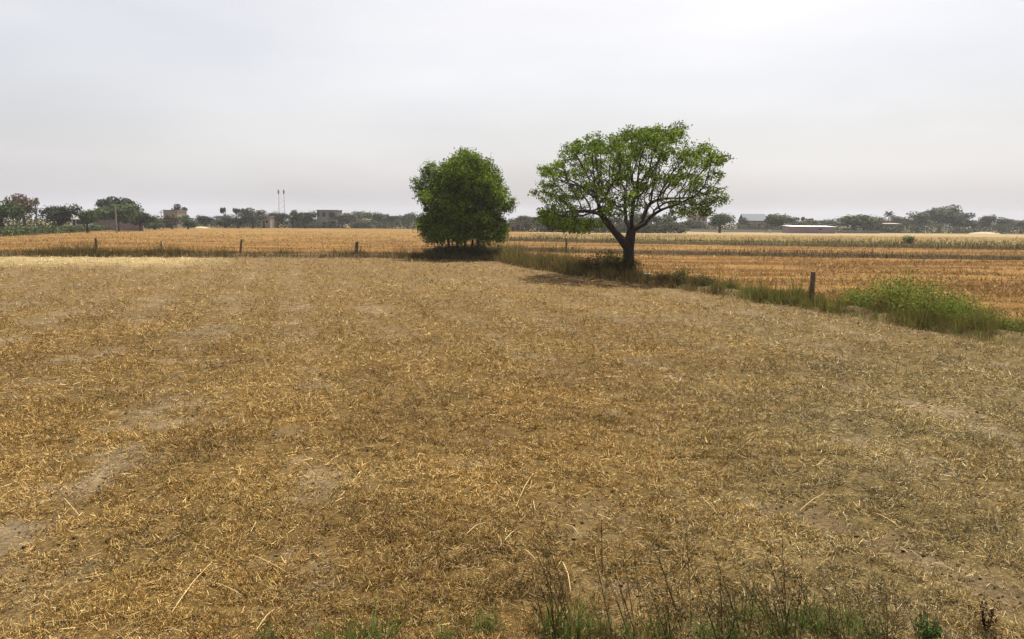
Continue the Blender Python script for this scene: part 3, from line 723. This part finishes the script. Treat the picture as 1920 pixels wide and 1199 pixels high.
for k in range(3):
    n = 90; p = np.clip(rng.normal(0, 0.05, (n, 2)), -0.085, 0.085); v = blades(p, rng.gamma(5, 0.028, n), np.full(n, 0.006), palette(n, [(0.06, 0.13, 0.02), (0.10, 0.18, 0.03), (0.14, 0.17, 0.05), (0.18, 0.16, 0.06)]), 0.45)
    gt.append(big_mesh('grass_tuft', v[0], v[1], M_GRASS, v[2]))
for k, (px, py) in enumerate(((500, 1199), (610, 1206), (715, 1198), (840, 1204), (910, 1186), (1070, 1182), (1100, 1196), (1135, 1190), (1330, 1200), (1480, 1192), (1510, 1178), (1560, 1200), (1395, 1165), (660, 1212), (1185, 1205), (1235, 1192), (1365, 1205), (1455, 1205), (1535, 1190), (1590, 1180), (1620, 1204), (1040, 1200))):
    o = obj('grass_tuft', gt[k % 3], None, on_ground(px, py)); o.rotation_euler = (0, 0, k * 1.7); f = 0.8 + 0.6 * ((k * 0.37) % 1.0); o.scale = (f * 1.1, f * 1.1, f)
    tag(o, 'small fresh green grass tuft at the near edge of the stubble', 'grass tuft', 'green tufts along the near edge')
dm = shrub_mesh('leafy_weed', 0.24, 0.22, 170, 0.05, [(0.02, 0.06, 0.012), (0.035, 0.09, 0.015), (0.05, 0.11, 0.02)], 7)
shrub('leafy_weed', on_ground(1738, 1205), 'low dark green leafy weed by the wheel track', 'weed', None, dm)
rm = shrub_mesh('red_weed', 0.16, 0.30, 90, 0.04, [(0.05, 0.02, 0.02), (0.07, 0.03, 0.025), (0.03, 0.025, 0.015)], 4)
shrub('dark_weed', on_ground(1850, 1190), 'dark purplish brown upright weed on the pale track', 'weed', None, rm)

# long straw stalks lying loose
def stalk(px0, py0, px1, py1, rad=0.0034):
    a = on_ground(px0, py0, 0.03); b = on_ground(px1, py1, 0.045); m = (a + b) / 2 + np.array([random.uniform(-.012, .012), random.uniform(-.02, .02), 0.02])
    mb = MB(); mb.tube([tuple(x - a) for x in (a, (a + m) / 2 + (0, 0, .004), m, (m + b) / 2 + (0, 0, .004), b)], [rad, rad * 1.05, rad, rad * .9, rad * .6], 5)
    o = mb.build('straw_stalk', M_STALK, None, tuple(a))
    tag(o, 'long pale straw stalk lying loose on the stubble', 'straw', 'loose straw stalks')
M_STALK = wall_mat('pale_straw_stalk', (0.42, 0.31, 0.145), 0.3, 40)
for q in ((322, 1158, 398, 1062), (1000, 888, 968, 952), (470, 1042, 545, 1082), (405, 1098, 452, 1116), (470, 1000, 480, 980), (928, 932, 955, 947), (1000, 938, 1004, 965),
          (965, 1000, 935, 1040), (875, 1015, 915, 990), (120, 935, 150, 972), (390, 838, 425, 822), (612, 872, 640, 855), (1318, 945, 1345, 975), (1640, 965, 1690, 1000), (1500, 952, 1545, 930), (1055, 1060, 1070, 1120), (480, 1190, 515, 1150), (985, 1035, 1005, 1060), (1060, 985, 1085, 1003)):
    stalk(*q)

# ------------------------------------------------------------------ fence posts
def post(px, py, ptop, wid_px, lean, label, thin=False):
    g = G(px, py); D = g[1]; H = P(px, D, ptop)[2]; r = wid_px * D / FPX / 2
    mb = MB(); nseg = 6; pts = []; rads = []
    for k in range(nseg + 1):
        t = k / nseg; pts.append((lean * t * H + random.uniform(-.15, .15) * r, random.uniform(-.15, .15) * r, -0.25 + t * (H + 0.25))); rads.append(r * (1.12 - 0.2 * t) * random.uniform(0.92, 1.08))
    mb.tube(pts, rads, 7)
    o = mb.build('fence_post', M_POST, None, (g[0], g[1], 0)); tag(o, label, 'post', 'wooden posts along the bunds')
post(1520, 575, 510, 10, 0.02, 'thick weathered wooden post beside the bright green bushes')
post(668, 483, 453, 6, 0.06, 'short stout wooden post on the bund near the dense round tree')
post(450, 476, 449, 4, 0.14, 'leaning wooden post on the grassy bund')
post(181, 478, 447, 4.5, 0.0, 'upright wooden post where the bund grass is tallest')
post(303, 473, 452, 2.2, 0.0, 'thin stick post on the grassy bund')
post(1062, 474, 447, 4, -0.03, 'dark wooden post in golden stubble between the two big trees')
# the pale slab by the trunk
g = G(1205, 524); e = tag(empty('stone_slab', (g[0], g[1], 0.0), 0.15), 'pale flat slab resting on stones beside the spreading tree trunk', 'slab')
M_SLAB = wall_mat('whitish_slab', (0.66, 0.65, 0.62), 0.12, 3)
MB().box(-0.42, 0.42, -0.2, 0.2, 0.24, 0.30).build('slab', M_SLAB, e)
for sx in (-0.28, 0.3):
    v = ico * np.array([0.16, 0.16, 0.17]) * (1 + rng.normal(size=(7, 3)) * 0.12) + np.array([sx, 0, 0.09])
    obj('stone', big_mesh('stone', v, icf, M_CONC), e)

# ------------------------------------------------------------------ far trees
def far_template(name, kind, cols, n=2600):
    parts = []
    if kind == 'palm':
        for k in range(16):
            a = k * 2.4; el = 0.9 - 1.3 * (k / 16); m = 26; t = np.linspace(0.1, 1, m)
            d = np.array([math.cos(a) * math.cos(el), math.sin(a) * math.cos(el), math.sin(el)])
            pos = np.array([0, 0, 0.86]) + d * 0.33 * t[:, None]; pos[:, 2] -= 0.12 * t * t
            parts.append(leaves(pos + rng.normal(size=(m, 3)) * 0.01, np.full(m, 0.11), np.full(m, 0.03), palette(m, cols, 0.2), 0.2))
        lobes = []
    else:
        cz, rz, nl, lr = {'round': (0.60, 0.40, 22, (0.13, 0.22)), 'dome': (0.62, 0.38, 24, (0.12, 0.20)), 'open': (0.62, 0.38, 12, (0.09, 0.16)), 'tuft': (0.72, 0.28, 5, (0.10, 0.17)), 'bushy': (0.5, 0.5, 20, (0.14, 0.22))}[kind]
        lobes = []
        for k in range(nl):
            q = rng.normal(size=3); q /= np.linalg.norm(q); q *= rng.random() ** 0.4
            if kind == 'dome': q[2] = abs(q[2]) * 1.2 - 0.45
            r = rng.uniform(*lr); c = np.array([q[0] * (0.5 - r * 0.8), q[1] * (0.5 - r * 0.8), cz + q[2] * (rz - r * 0.75)])
            lobes.append((c, r))
        for c, r in lobes:
            m = n // nl; q = rng.normal(size=(m, 3)); q /= np.linalg.norm(q, axis=1)[:, None]; N = q + np.array([0, 0, 0.25]) + rng.normal(size=(m, 3)) * 0.5
            pos = c + q * (r * rng.random((m, 1)) ** 0.33) * np.array([1, 1, 0.85]); pos[:, 2] = np.clip(pos[:, 2], 0.02, 1.02)
            parts.append(leaves(pos, rng.uniform(0.045, 0.085, m), rng.uniform(0.03, 0.05, m), palette(m, cols, 0.2), 0.3, N))
    V, F, C = join(parts); crown = big_mesh(name + '_crown', V, F, M_FAR, C)
    mb = MB()
    if kind == 'palm': mb.tube([(0.02, 0, -0.03), (0.0, 0, 0.4), (0.01, 0, 0.87)], [0.045, 0.03, 0.03], 6)
    else:
        mb.tube([(0, 0, -0.03), (0.01, 0.0, 0.2), (-0.01, 0.01, 0.45), (0, 0, 0.7)], [0.05, 0.038, 0.03, 0.012], 6)
        for c, r in lobes[:9]:
            zz = 0.22 + 0.25 * random.random(); mb.tube([(0, 0, zz), tuple((c + np.array([0, 0, zz])) / 2 + np.array([0, 0, 0.02])), tuple(c)], [0.022, 0.014, 0.006], 5)
    return mb.mesh(name + '_trunk', M_BARK2), crown
TD = [(0.016, 0.027, 0.009), (0.023, 0.035, 0.012), (0.013, 0.021, 0.007)]
TG = [(0.043, 0.072, 0.016), (0.058, 0.086, 0.022), (0.032, 0.054, 0.014)]
TB = [(0.112, 0.068, 0.040), (0.080, 0.052, 0.032), (0.136, 0.088, 0.056)]
TS = [(0.048, 0.060, 0.036), (0.064, 0.076, 0.044), (0.036, 0.048, 0.028)]
TBG = [(0.060, 0.044, 0.020), (0.044, 0.044, 0.016), (0.080, 0.048, 0.028)]
T = {'dark': far_template('dark_tree', 'round', TD), 'dome': far_template('dome_tree', 'dome', TD), 'green': far_template('green_tree', 'round', TG), 'green2': far_template('green_tree', 'bushy', TG),
     'brown': far_template('brown_tree', 'open', TB, 1500), 'grey': far_template('grey_tree', 'round', TS), 'grey2': far_template('grey_tree', 'bushy', TS), 'open': far_template('open_tree', 'open', TD, 1500),
     'tuft': far_template('tuft_tree', 'tuft', TD, 700), 'palm': far_template('palm', 'palm', TD), 'browntall': far_template('brown_tree', 'round', TB, 2000), 'rust': far_template('rust_tree', 'bushy', TBG)}
def far_tree(name, px, ytop, wpx, D, kind, label, group=None, hscale=1.0):
    p = P(px, D); H = P(px, D, ytop)[2] * hscale; W = wpx * 1.12 * D / FPX
    e = tag(empty(name, (p[0], D, -0.12), random.random() * 6.28, (W, W, H)), label, 'palm' if name == 'palm_tree' else ('shrub' if 'shrub' in name else 'tree'), group)
    tr, cr = T[kind]; obj('trunk', tr, e); obj('crown', cr, e)
    return e
FT = far_tree
FT('broad_tree', 2, 364, 80, 138, 'green', 'light green broad tree standing in front of the rust brown tree')
FT('brown_tree', 46, 356, 58, 165, 'browntall', 'tall rust brown half bare tree beside the utility pole')
FT('round_tree', 110, 371, 74, 150, 'dark', 'very dark compact round tree between utility pole and white shed')
FT('small_tree', 163, 388, 42, 150, 'green', 'small green tree between the white shed and the tall domed tree')
FT('small_tree', 193, 384, 44, 190, 'grey', 'grey green tree leaning against the tall domed tree')
FT('domed_tree', 223, 362, 86, 200, 'dome', 'tall dark domed tree rising behind the pale concrete pole')
FT('broad_tree', 220, 374, 78, 170, 'green', 'mid green tree with the pale concrete pole in front of it')
FT('small_tree', 263, 387, 50, 178, 'dark', 'dark tree at the end of the hedge past the pale concrete pole')
FT('roadside_shrub', 290, 405, 44, 200, 'green2', 'low green shrub between the hedge end and the beige house')
FT('open_tree', 338, 377, 50, 250, 'open', 'dark tree with gaps in its crown behind the beige house')
FT('small_tree', 322, 400, 34, 215, 'rust', 'brownish green small tree covering the front of the beige house')
FT('small_tree', 352, 402, 44, 220, 'green2', 'green bushy tree next to the beige house')
FT('small_tree', 384, 398, 36, 260, 'dark', 'dark small tree between the beige house and the tufted trees')
FT('tufted_tree', 424, 381, 22, 265, 'tuft', 'slender tree with small tufted head, the taller of the tufted trees')
FT('tufted_tree', 444, 382, 26, 262, 'tuft', 'slender tree with twin tufted heads beside the grey green round tree')
FT('bushy_tree', 422, 400, 50, 258, 'grey2', 'bushy grey green tree below the tufted trees')
FT('round_tree', 474, 387, 54, 255, 'grey', 'grey green round tree next to the pale shed')
FT('bushy_tree', 447, 402, 44, 255, 'dark', 'low dark bushy tree squeezed below the twin tufted heads')
FT('open_tree', 521, 391, 42, 270, 'dark', 'dark tree directly below the lattice mast')
FT('open_tree', 549, 389, 40, 275, 'open', 'open branching tree beside the lattice mast')
FT('round_tree', 572, 389, 44, 268, 'dark', 'pointed dark tree standing before the two-storey house')
wl = ('dark tree touching the side wall of the two-storey house', 'grey green tree behind the low dark roofed shed', 'green tree just past the low dark roofed shed', 'bushy grey tree in the middle of the even tree row', 'dark round tree two places before the dense round tree', 'grey tree beside the low branches of the dense round tree', 'green tree peeping out behind the dense round tree')
for k, (px, yt, wp, D) in enumerate(((642, 395, 42, 282), (664, 394, 46, 295), (690, 393, 48, 300), (713, 396, 44, 300), (735, 398, 44, 305), (765, 396, 36, 290), (790, 399, 44, 300))):
    FT('row_tree', px, yt, wp, D, ('dark', 'grey', 'green', 'grey2')[k % 4], wl[k], 'row of trees beyond the house')
FT('rust_tree', 978, 401, 56, 240, 'rust', 'rust brown bushy tree seen between the two big trees')
FT('rust_tree', 1014, 398, 56, 235, 'rust', 'taller rust brown tree next to the spreading tree crown')
bl = ('round green background tree next to the taller rust brown tree', 'bushy green background tree under the drooping limb of the spreading tree', 'dark background tree seen beside the forked limb of the spreading tree', 'brownish background tree straight behind the spreading tree trunk', 'round green background tree just past the spreading tree trunk', 'bushy green background tree under the thin outer twigs of the spreading tree', 'dark little tree ending the belt before the pink block')
for k, (px, yt, wp, D) in enumerate(((1050, 395, 62, 225), (1092, 404, 62, 222), (1132, 398, 66, 225), (1168, 408, 56, 230), (1208, 393, 70, 226), (1246, 400, 56, 228), (1272, 410, 34, 232))):
    FT('belt_tree', px, yt, wp, D, ('green', 'green2', 'dark', 'rust')[k % 4], bl[k], 'tree belt behind the spreading tree')
FT('round_tree', 1350, 396, 56, 240, 'green', 'round green tree between the pink block and the blue roofed house')
FT('small_tree', 1300, 410, 40, 290, 'grey', 'small grey tree in front of the pink block')
FT('tree', 1392, 405, 26, 300, 'rust', 'small brownish tree against the blue roofed house')
FT('flat_tree', 1466, 397, 52, 275, 'green', 'flat topped green tree above the brown thatch heap')
FT('thin_tree', 1440, 397, 24, 280, 'open', 'thin open tree at the side of the blue roofed house')
FT('tufted_tree', 1500, 401, 22, 330, 'tuft', 'small tufted tree nearer to the flat topped green tree', 'tufted trees behind the mauve shed')
FT('tufted_tree', 1521, 404, 20, 330, 'tuft', 'small tufted tree nearer to the wide green dome tree', 'tufted trees behind the mauve shed')
FT('hazy_tree', 1505, 410, 60, 320, 'grey', 'hazy grey green tree under the two small tufted trees')
FT('hazy_tree', 1548, 409, 60, 320, 'grey2', 'low hazy grey tree behind the roof of the mauve shed')
FT('domed_tree', 1602, 399, 96, 290, 'green', 'wide green dome shaped tree next to the mauve shed')
FT('hazy_tree', 1645, 405, 50, 310, 'rust', 'brownish hazy tree between the wide green dome tree and the slim palm')
FT('palm_tree', 1666, 396, 26, 330, 'palm', 'slim palm standing apart behind the low pink shed')
FT('hazy_tree', 1688, 402, 48, 315, 'grey', 'grey green hazy tree between slim palm and tallest hazy tree')
FT('hazy_tree', 1722, 394, 66, 310, 'grey2', 'grey green tree against the near flank of the tallest hazy tree')
FT('hazy_tree', 1762, 381, 86, 325, 'grey', 'tallest hazy grey tree of the far belt')
FT('hazy_tree', 1800, 392, 62, 318, 'grey2', 'hazy grey tree just past the tallest one')
FT('hazy_tree', 1850, 395, 28, 310, 'dark', 'narrow very dark tree standing out of the hazy belt')
FT('hazy_tree', 1836, 408, 48, 320, 'grey', 'low grey tree at the foot of the narrow dark tree')
FT('hazy_tree', 1880, 405, 56, 320, 'grey2', 'broad grey tree past the narrow dark tree')
FT('hazy_tree', 1915, 409, 56, 320, 'grey', 'last low grey tree of the hazy belt')

# hedge along the left field edge
hl = np.array([G(-140, 452), G(0, 443), G(100, 438), G(200, 431.5), G(300, 427)])[:, :2]
p, t = along(hl, 20000, 0.8, 0.3); n = len(p); hh = 1.75 * (0.6 + 0.6 * fbm(p[:, 0], p[:, 1], 5, 131, 2)) * (1 - 0.5 * t)
V, F, C = leaves(np.column_stack([p, hh * rng.random(n) ** 0.7]), rng.uniform(0.25, 0.5, n), rng.uniform(0.15, 0.3, n), palette(n, [(0.045, 0.075, 0.02), (0.07, 0.10, 0.03), (0.10, 0.10, 0.045), (0.035, 0.05, 0.018)], 0.2), 0.4)
he = tag(empty('hedge', (0, 0, 0)), 'long low green hedge running along the edge of the golden field', 'hedge')
obj('foliage', big_mesh('hedge_foliage', V, F, M_FAR, C), he)
# scrub under the far trees
parts = []
for pts, n, ht in (((( -60, 190), (60, 188), (160, 190), (300, 215)), 5000, 4.2), ((( 300, 268), (420, 272), (560, 275), (700, 285), (800, 285)), 15000, 3.6), (((930, 232), (1100, 218), (1285, 222)), 13000, 3.8), (((1280, 290), (1480, 288), (1600, 282), (1760, 296), (1990, 300)), 15000, 4.0)):
    ln = np.array([P(px, D)[:2] for px, D in pts]); p, t = along(ln, n, 1.6); hh = ht * (0.25 + 1.1 * fbm(p[:, 0], p[:, 1], 6, 151, 2))
    parts.append(leaves(np.column_stack([p, hh * rng.random(n) ** 0.8]), rng.uniform(0.4, 0.8, n), rng.uniform(0.25, 0.5, n), palette(n, [(0.035, 0.05, 0.02), (0.055, 0.07, 0.03), (0.08, 0.065, 0.04), (0.025, 0.035, 0.015)], 0.2), 0.4))
V, F, C = join(parts)
tag(obj('scrub', big_mesh('scrub', V, F, M_FAR, C)), 'dark low scrub filling the foot of the far tree line', 'scrub', kind='stuff')

# ------------------------------------------------------------------ far buildings
W_GREY = wall_mat('grey_plaster', (0.216, 0.209, 0.202)); W_WHITE = wall_mat('white_plaster', (0.518, 0.511, 0.490), 0.1); W_PINK = wall_mat('pink_plaster', (0.302, 0.216, 0.209))
W_BEIGE = wall_mat('beige_plaster', (0.302, 0.259, 0.209)); W_MAUVE = wall_mat('mauve_plaster', (0.259, 0.194, 0.238), 0.15, 0.4); W_BLUE = wall_mat('blue_sheet_roof', (0.135, 0.155, 0.175), 0.12)
W_DARK = wall_mat('dark_opening', (0.02, 0.02, 0.022)); W_RED = wall_mat('dull_red_parapet', (0.187, 0.108, 0.094)); W_BROWN = wall_mat('mud_wall', (0.158, 0.115, 0.086)); W_THATCH = wall_mat('thatch', (0.144, 0.101, 0.058), 0.4, 3)
def frame_of(px, D, rz=0.0):
    p = P(px, D); return (p[0], D, -0.14)
def windows(parent, rects, yf, sill=True):
    for (x0, x1, z0, z1) in rects:
        wn = MB().box(x0, x1, yf - 0.03, yf + 0.18, z0, z1).build('window', W_DARK, parent)
        if sill:
            MB().box(x0 - 0.1, x1 + 0.1, yf - 0.12, yf - 0.034, z0 - 0.14, z0 - 0.004).build('sill', W_WHITE, wn)
def block(name, px0, px1, ytop, D, depth, wall, roofm, label, rects=(), doors=(), roof='flat', cat='building', rz=0.0):
    a = P(px0, D, ytop); b = P(px1, D, ytop); W = b[0] - a[0]; H = (a[2] + b[2]) / 2 + 0.14
    e = tag(empty(name, ((a[0] + b[0]) / 2, D, -0.14), rz), label, cat)
    if roof == 'flat':
        MB().box(-W / 2, W / 2, 0, depth, 0, H - 0.25).build('wall', wall, e)
        MB().box(-W / 2 - 0.2, W / 2 + 0.2, -0.25, depth + 0.2, H - 0.246, H).build('roof', roofm, e)
    elif roof == 'gable':
        hw = H * 0.62
        MB().box(-W / 2, W / 2, 0, depth, 0, hw).build('wall', wall, e)
        MB().prism([(-0.4, hw - 0.1), (depth / 2, H), (depth + 0.4, hw - 0.1), (depth + 0.4, hw + 0.05), (depth / 2, H + 0.15), (-0.4, hw + 0.05)], -W / 2 - 0.3, W / 2 + 0.3).build('roof', roofm, e)
    elif roof == 'shed':
        MB().box(-W / 2, W / 2, 0, depth, 0, H - 0.45).build('wall', wall, e)
        MB().prism([(-0.35, H - 0.42), (depth + 0.3, H - 0.1), (depth + 0.3, H), (-0.35, H - 0.32)], -W / 2 - 0.3, W / 2 + 0.3).build('roof', roofm, e)
    windows(e, [(W * (r[0] - 0.5), W * (r[1] - 0.5), H * r[2], H * r[3]) for r in rects], 0.0)
    for r in doors:
        MB().box(W * (r[0] - 0.5), W * (r[1] - 0.5), -0.04, 0.15, 0, H * r[2]).build('door', W_DARK, e)
    return e, W, H
e, W, H = block('two_storey_house', 594, 632, 394, 280, 8, W_GREY, W_RED, 'grey two-storey house with dark upper windows and white-pillared porch', ((0.03, 0.12, 0.62, 0.88), (0.27, 0.41, 0.62, 0.86), (0.60, 0.88, 0.58, 0.86)))
MB().box(W * -0.02, W * 0.5 + 0.3, -1.3, -0.004, H * 0.42, H * 0.47).build('balcony', W_WHITE, e)
MB().box(W * 0.05, W * 0.42, -0.05, 0.1, 0, H * 0.38).build('door', W_DARK, e)
for fx in (0.0, 0.47): MB().box(W * fx - 0.02, W * fx + 0.5, -1.3, -0.85, 0, H * 0.42 - 0.004).build('pillar', W_WHITE, e)
block('beige_house', 306, 332, 394, 240, 7, W_BEIGE, W_GREY, 'beige flat-roofed house half hidden by small trees', ((0.2, 0.35, 0.5, 0.75), (0.6, 0.75, 0.5, 0.75)), ((0.42, 0.54, 0.4),))
block('pale_shed', 489, 506, 405, 262, 5, W_BEIGE, W_GREY, 'small pale shed next to the grey green round tree', ((0.55, 0.75, 0.4, 0.65),), ((0.2, 0.4, 0.6),))
block('white_shed', 133, 150, 398, 168, 5, W_WHITE, W_GREY, 'small white shed beside the very dark round tree', ((0.55, 0.8, 0.4, 0.65),), ((0.15, 0.4, 0.6),), 'gable')
block('boundary_wall', 160, 268, 413, 182, 0.4, W_PINK, W_GREY, 'low pinkish boundary wall behind the pale concrete pole', cat='wall')
block('mud_house', 546, 590, 411, 285, 6, W_BROWN, W_THATCH, 'low brown mud house beside the two-storey house', ((0.2, 0.3, 0.4, 0.65), (0.65, 0.75, 0.4, 0.65)), ((0.45, 0.55, 0.6),))
block('dark_shed', 664, 692, 411, 286, 6, W_GREY, W_BROWN, 'low dark roofed shed in front of the even tree row', ((0.6, 0.78, 0.35, 0.6),), ((0.2, 0.35, 0.6),), 'gable')
block('pink_hut', 955, 978, 418, 226, 5, W_PINK, W_BROWN, 'small pink hut between the two big trees', ((0.6, 0.8, 0.4, 0.65),), ((0.2, 0.4, 0.6),))
block('pink_block', 1297, 1326, 403, 320, 8, W_PINK, W_GREY, 'pinkish two-storey block beyond the spreading tree', ((0.12, 0.3, 0.62, 0.8), (0.42, 0.58, 0.62, 0.8), (0.7, 0.88, 0.62, 0.8), (0.15, 0.3, 0.2, 0.4), (0.7, 0.85, 0.2, 0.4)), ((0.42, 0.56, 0.3),))
block('blue_roofed_house', 1396, 1438, 402, 300, 7, W_PINK, W_BLUE, 'pink house with pale blue pitched roof behind the white wall', ((0.12, 0.24, 0.2, 0.45), (0.66, 0.8, 0.2, 0.45)), ((0.4, 0.52, 0.42),), 'gable')
block('pink_annex', 1439, 1456, 406, 302, 6, W_PINK, W_GREY, 'narrow pink annex adjoining the blue roofed house', ((0.3, 0.6, 0.3, 0.5),))
block('mauve_shed', 1483, 1567, 423.5, 250, 8, W_MAUVE, W_WHITE, 'long blank mauve shed with pale sloping roof', ((0.62, 0.7, 0.45, 0.62),), (), 'shed')
block('boundary_wall', 1296, 1480, 430, 262, 0.35, W_WHITE, W_GREY, 'long low white wall in front of the blue roofed house', cat='wall')
block('boundary_wall', 1569, 1650, 433, 262, 0.35, W_GREY, W_GREY, 'low grey wall running on from the mauve shed', cat='wall')
block('pink_shed', 1632, 1692, 418.5, 292, 6, W_BROWN, W_PINK, 'low dark shed with pale pink roof under the slim palm', ((0.2, 0.28, 0.3, 0.6), (0.7, 0.78, 0.3, 0.6)), ((0.45, 0.53, 0.6),), 'shed')
# thatch heap
def mound(name, px, py, w, h, mat, label):
    g = G(px, py); n = 18; m = 7; V = []; F = []
    for i in range(m):
        t = i / (m - 1); 
        for k in range(n):
            a = 2 * math.pi * k / n; rr = (w / 2) * (1 - t) ** 0.75 * (1 + 0.12 * math.sin(3 * a + px) + random.uniform(-.06, .06)); V.append((rr * math.cos(a), rr * math.sin(a) * 0.6, h * (1 - (1 - t) ** 1.6) * random.uniform(0.93, 1.05) - 0.1))
    for i in range(m - 1):
        for k in range(n): F.append((i * n + k, i * n + (k + 1) % n, (i + 1) * n + (k + 1) % n, (i + 1) * n + k))
    me = bpy.data.meshes.new(name); me.from_pydata(V, [], F); me.materials.append(mat); me.update()
    tag(obj(name, me, None, (g[0], g[1], -0.05)), label, 'heap')
mound('thatch_heap', 1464, 434, 8.0, 3.4, W_THATCH, 'brown heap of thatch between the blue roofed house and mauve shed')
M_PALE = wall_mat('pale_sandy_soil', (0.30, 0.235, 0.16))
mound('soil_heap', 374, 428, 8.0, 0.7, M_PALE, 'low pale heap of soil at the far field edge by the beige house')
mound('soil_heap', 1845, 439, 12.0, 0.9, M_PALE, 'long pale heap of soil below the narrow dark tree')
# poles and mast
def pole(name, px, D, ytop, r, mat, label, arm=True, base=-0.3):
    p = P(px, D); H = P(px, D, ytop)[2]
    e = tag(empty(name, (p[0], D, -0.12)), label, 'pole')
    MB().tube([(0, 0, base), (0, 0, H * 0.5), (0, 0, H)], [r, r * 0.85, r * 0.7], 8).build('shaft', mat, e)
    if arm:
        a = MB().box(-0.7, 0.7, -0.06, 0.06, H - 0.75, H - 0.63).build('crossarm', mat, e)
        for sx in (-0.6, 0, 0.6): MB().tube([(sx, 0, H - 0.63), (sx, 0, H - 0.5), (sx, 0, H - 0.42)], [0.05, 0.06, 0.03], 6).build('insulator', W_WHITE, a)
pole('utility_pole', 69, 146, 373, 0.14, M_POST, 'dark utility pole between the brown tree and very dark round tree')
pole('concrete_pole', 218, 150, 386, 0.17, M_CONC, 'pale concrete pole in front of the mid green tree', False)
pole('utility_pole', 303, 236, 394, 0.13, M_POST, 'thin utility pole at the corner of the beige house')
pole('utility_pole', 1437, 250, 402, 0.13, M_POST, 'thin dark utility pole before the blue roofed house')
pole('marker_post', 1444.5, 238, 430, 0.3, W_WHITE, 'short white marker post at the long white wall', False)
p = P(529, 430); ht = P(529, 430, 355)[2]
e = tag(empty('lattice_mast', (p[0], 430, -0.14)), 'pale twin-headed lattice mast rising above the trees', 'mast')
M_STEEL = wall_mat('galvanised_steel', (0.45, 0.46, 0.47), 0.1)
for sx in (-1.5, 1.5):
    MB().tube([(sx * 1.15, 0, -0.2), (sx, 0, ht * 0.6), (sx, 0, ht)], [0.22, 0.16, 0.12], 6).build('leg', M_STEEL, e)
    MB().tube([(sx, -0.1, ht - 2.6), (sx, -0.1, ht - 1.4), (sx, -0.1, ht - 0.4)], [0.4, 0.55, 0.4], 8).build('antenna', W_GREY, e)
nb = 9
for k in range(nb):
    z0, z1 = ht * 0.05 + k * (ht * 0.72) / nb, ht * 0.05 + (k + 1) * (ht * 0.72) / nb; sgn = 1 if k % 2 else -1
    MB().tube([(-1.6 * sgn, 0, z0), (1.6 * sgn, 0, z1)], 0.08, 4).build('brace', M_STEEL, e)

# ------------------------------------------------------------------ dusty air
m = bpy.data.materials.new('dusty_air'); m.use_nodes = True; n_ = m.node_tree; n_.nodes.clear()
o_ = n_.nodes.new('ShaderNodeOutputMaterial'); v_ = n_.nodes.new('ShaderNodeVolumePrincipled')
v_.inputs['Color'].default_value = (0.86, 0.85, 0.84, 1); v_.inputs['Density'].default_value = 0.0002; v_.inputs['Anisotropy'].default_value = 0.2
n_.links.new(v_.outputs[0], o_.inputs['Volume'])
tag(MB().box(-1560, 1560, -1560, 1560, -1.2, 30.0).build('haze', m), 'thin dusty haze over the whole plain', 'haze', kind='stuff')
